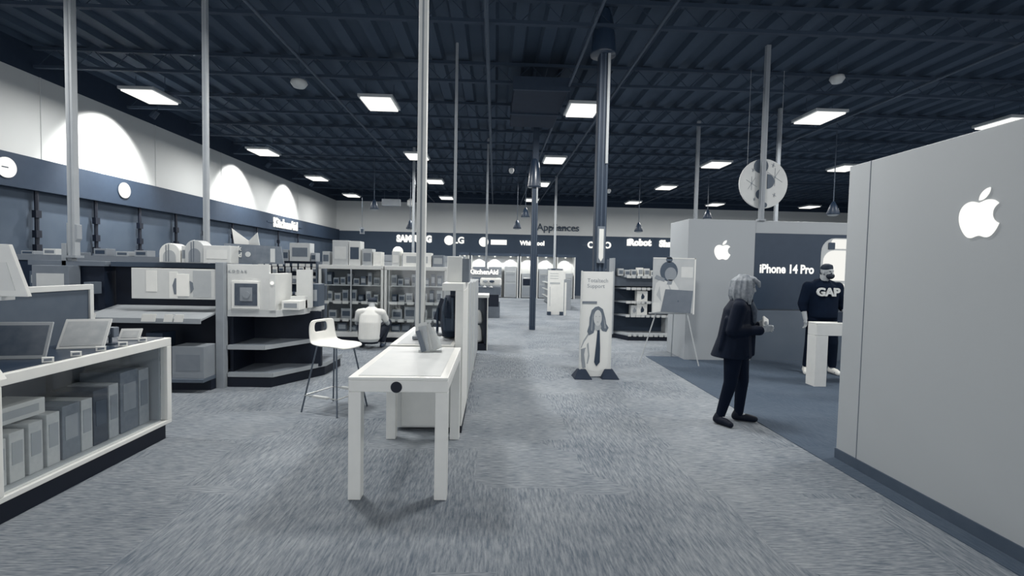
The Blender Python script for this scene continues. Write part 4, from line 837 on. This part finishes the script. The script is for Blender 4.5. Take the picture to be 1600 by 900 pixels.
g = G(); rot = Matrix.Rotation(R(22), 3, 'Z'); g.ell(c+rot @ V(.055, 0, -.055), (.062, .062, .052), rot); g.limb([(c+V(-.01, -.08, -.01), .005), (c+V(.06, -.06, -.04), .006)]); g.limb([(c+V(-.01, .08, -.01), .005), (c+V(.06, .06, -.04), .006)]); g.o('face_mask', M(.04, .7), t, remesh=.007, sm_it=2)
g = G()
g.rings_e([(0, 0, .86, .15, .2), (.01, 0, .9, .17, .225), (0, 0, 1.1, .165, .22), (0, 0, 1.28, .165, .225), (-.0, 0, 1.38, .13, .2), (-.01, 0, 1.46, .09, .1)], n=28)
g.limb([(V(-.01, -.19, 1.35), .085), (V(-.01, .19, 1.35), .085)]); g.limb([(V(-.01, -.15, 1.39), .07), (V(-.01, -.02, 1.46), .06), (V(-.01, .02, 1.46), .06), (V(-.01, .15, 1.39), .07)])
for arm in (armR, armL): g.limb([(arm[0], .088), (arm[1], .075), (arm[1]*.65+arm[2]*.35, .062)])
for i in range(12): a = 2*math.pi*i/12; g.ell((-.02+.085*math.cos(a), .095*math.sin(a), 1.455-.015*math.cos(a)), (.035, .035, .032), u=10, v=6)
g.o('hoodie', M(.03, .9, var=.03, scale=10, spec=.1), t, remesh=.009, sm_it=3)
text('lettering', 'GAP', .17, M(.8), t, (.178, -.02, 1.29), rz=R(90), ext=.012, bold=.007, sx=1.05, label='pale chest lettering')
g = G(); g.rings_e([(0, 0, .82, .13, .18), (0, 0, .95, .13, .18)])
for a, b, c in legs: g.limb([(V(*a), .115), (V(*b), .085), (V(*c)+V(0, 0, .04), .06)])
g.o('trousers', M(.02, .8, var=.02, spec=.1), t, remesh=.009, sm_it=3)
for a, b, c in legs:
    g = G(); ank = V(*c); toe = V(c[0]+.16, c[1]+(-.09 if c[1] < 0 else .01), .035)
    g.limb([(ank+V(-.01, 0, 0), .05), (ank-V(.04, 0, .045), .045), ((ank*.4+toe*.6)-V(0, 0, .01), .047), (toe, .038)]); g.o('shoe', M(.95, .5), t, remesh=.008, sm_it=2)
# --- squatting person seen from behind ---
t = T('person', 'squatting person in a white shirt seen from behind, in front of the glass cabinets', 'person', (-2.33, 9.4, 0), R(90))
g = G(); hc = (.17, .02, .835)
head(g, hc, 0, 1.0, R(50)); g.limb([(V(.04, 0, .72), .06), (V(.11, .01, .8), .055)])
g.rings_e([(-.1, 0, .2, .14, .18), (-.1, 0, .32, .12, .16), (-.06, 0, .5, .11, .17), (.0, 0, .66, .1, .18), (.03, 0, .74, .07, .1)])
legs = (((-.08, -.1, .24), (.28, -.26, .46), (.1, -.2, .09)), ((-.08, .1, .24), (.28, .26, .46), (.1, .2, .09)))
for a, b, c in legs: g.limb([(V(*a), .1), (V(*b), .062), (V(*c), .045)]); g.limb([(V(*c)-V(0, 0, .04), .04), (V(c[0]+.14, c[1], .04), .035)])
armR = [V(.0, -.21, .67), V(.12, -.29, .46), V(.33, -.12, .42)]; armL = [V(.0, .21, .67), V(.12, .29, .46), V(.33, .12, .42)]
for arm in (armR, armL): g.limb([(arm[0], .052), (arm[1], .044), (arm[2], .03)])
hand(g, armR[2], (.8, .3, 0), (0, 0, 1), .8); hand(g, armL[2], (.8, -.3, 0), (0, 0, 1), .8)
g.o('body', M(.7, .6), t, remesh=.0065, sm_it=3)
eyes(t, hc, 0, 1.0, R(50))
g = G(); c = Vector(hc); g.ell(c+V(.01, 0, .055), (.095, .088, .06)); g.ell(c+V(.06, 0, .04), (.08, .085, .06)); g.o('hair', M(.08, .7, var=.05, scale=30), t, remesh=.008, sm_it=2)
g = G(); g.rings_e([(-.13, 0, .14, .11, .16), (-.13, 0, .2, .15, .2), (-.11, 0, .32, .14, .2), (-.07, 0, .5, .135, .205), (-.01, 0, .64, .12, .21), (.03, 0, .73, .09, .14), (.06, 0, .78, .06, .07)], n=28)
for arm in (armR, armL): g.limb([(V(0, arm[0].y*.6, .68), .08), (arm[0], .075), (arm[0]*.4+arm[1]*.6, .066)])
g.o('shirt', M(.9, .7), t, remesh=.009, sm_it=4)
g = G(); g.rings_e([(-.09, 0, .1, .12, .16), (-.08, 0, .24, .14, .17)])
for a, b, c in legs: g.limb([(V(*a), .115), (V(*b), .075), (V(*c)+V(0, 0, .04), .055)])
g.o('trousers', M(.05, .7), t, remesh=.009, sm_it=3)
for a, b, c in legs: g = G(); g.limb([(V(c[0]-.05, c[1], .045), .042), (V(c[0]+.08, c[1], .045), .044), (V(c[0]+.18, c[1], .036), .034)]); g.o('shoe', M(.3, .6), t, remesh=.008, sm_it=2)
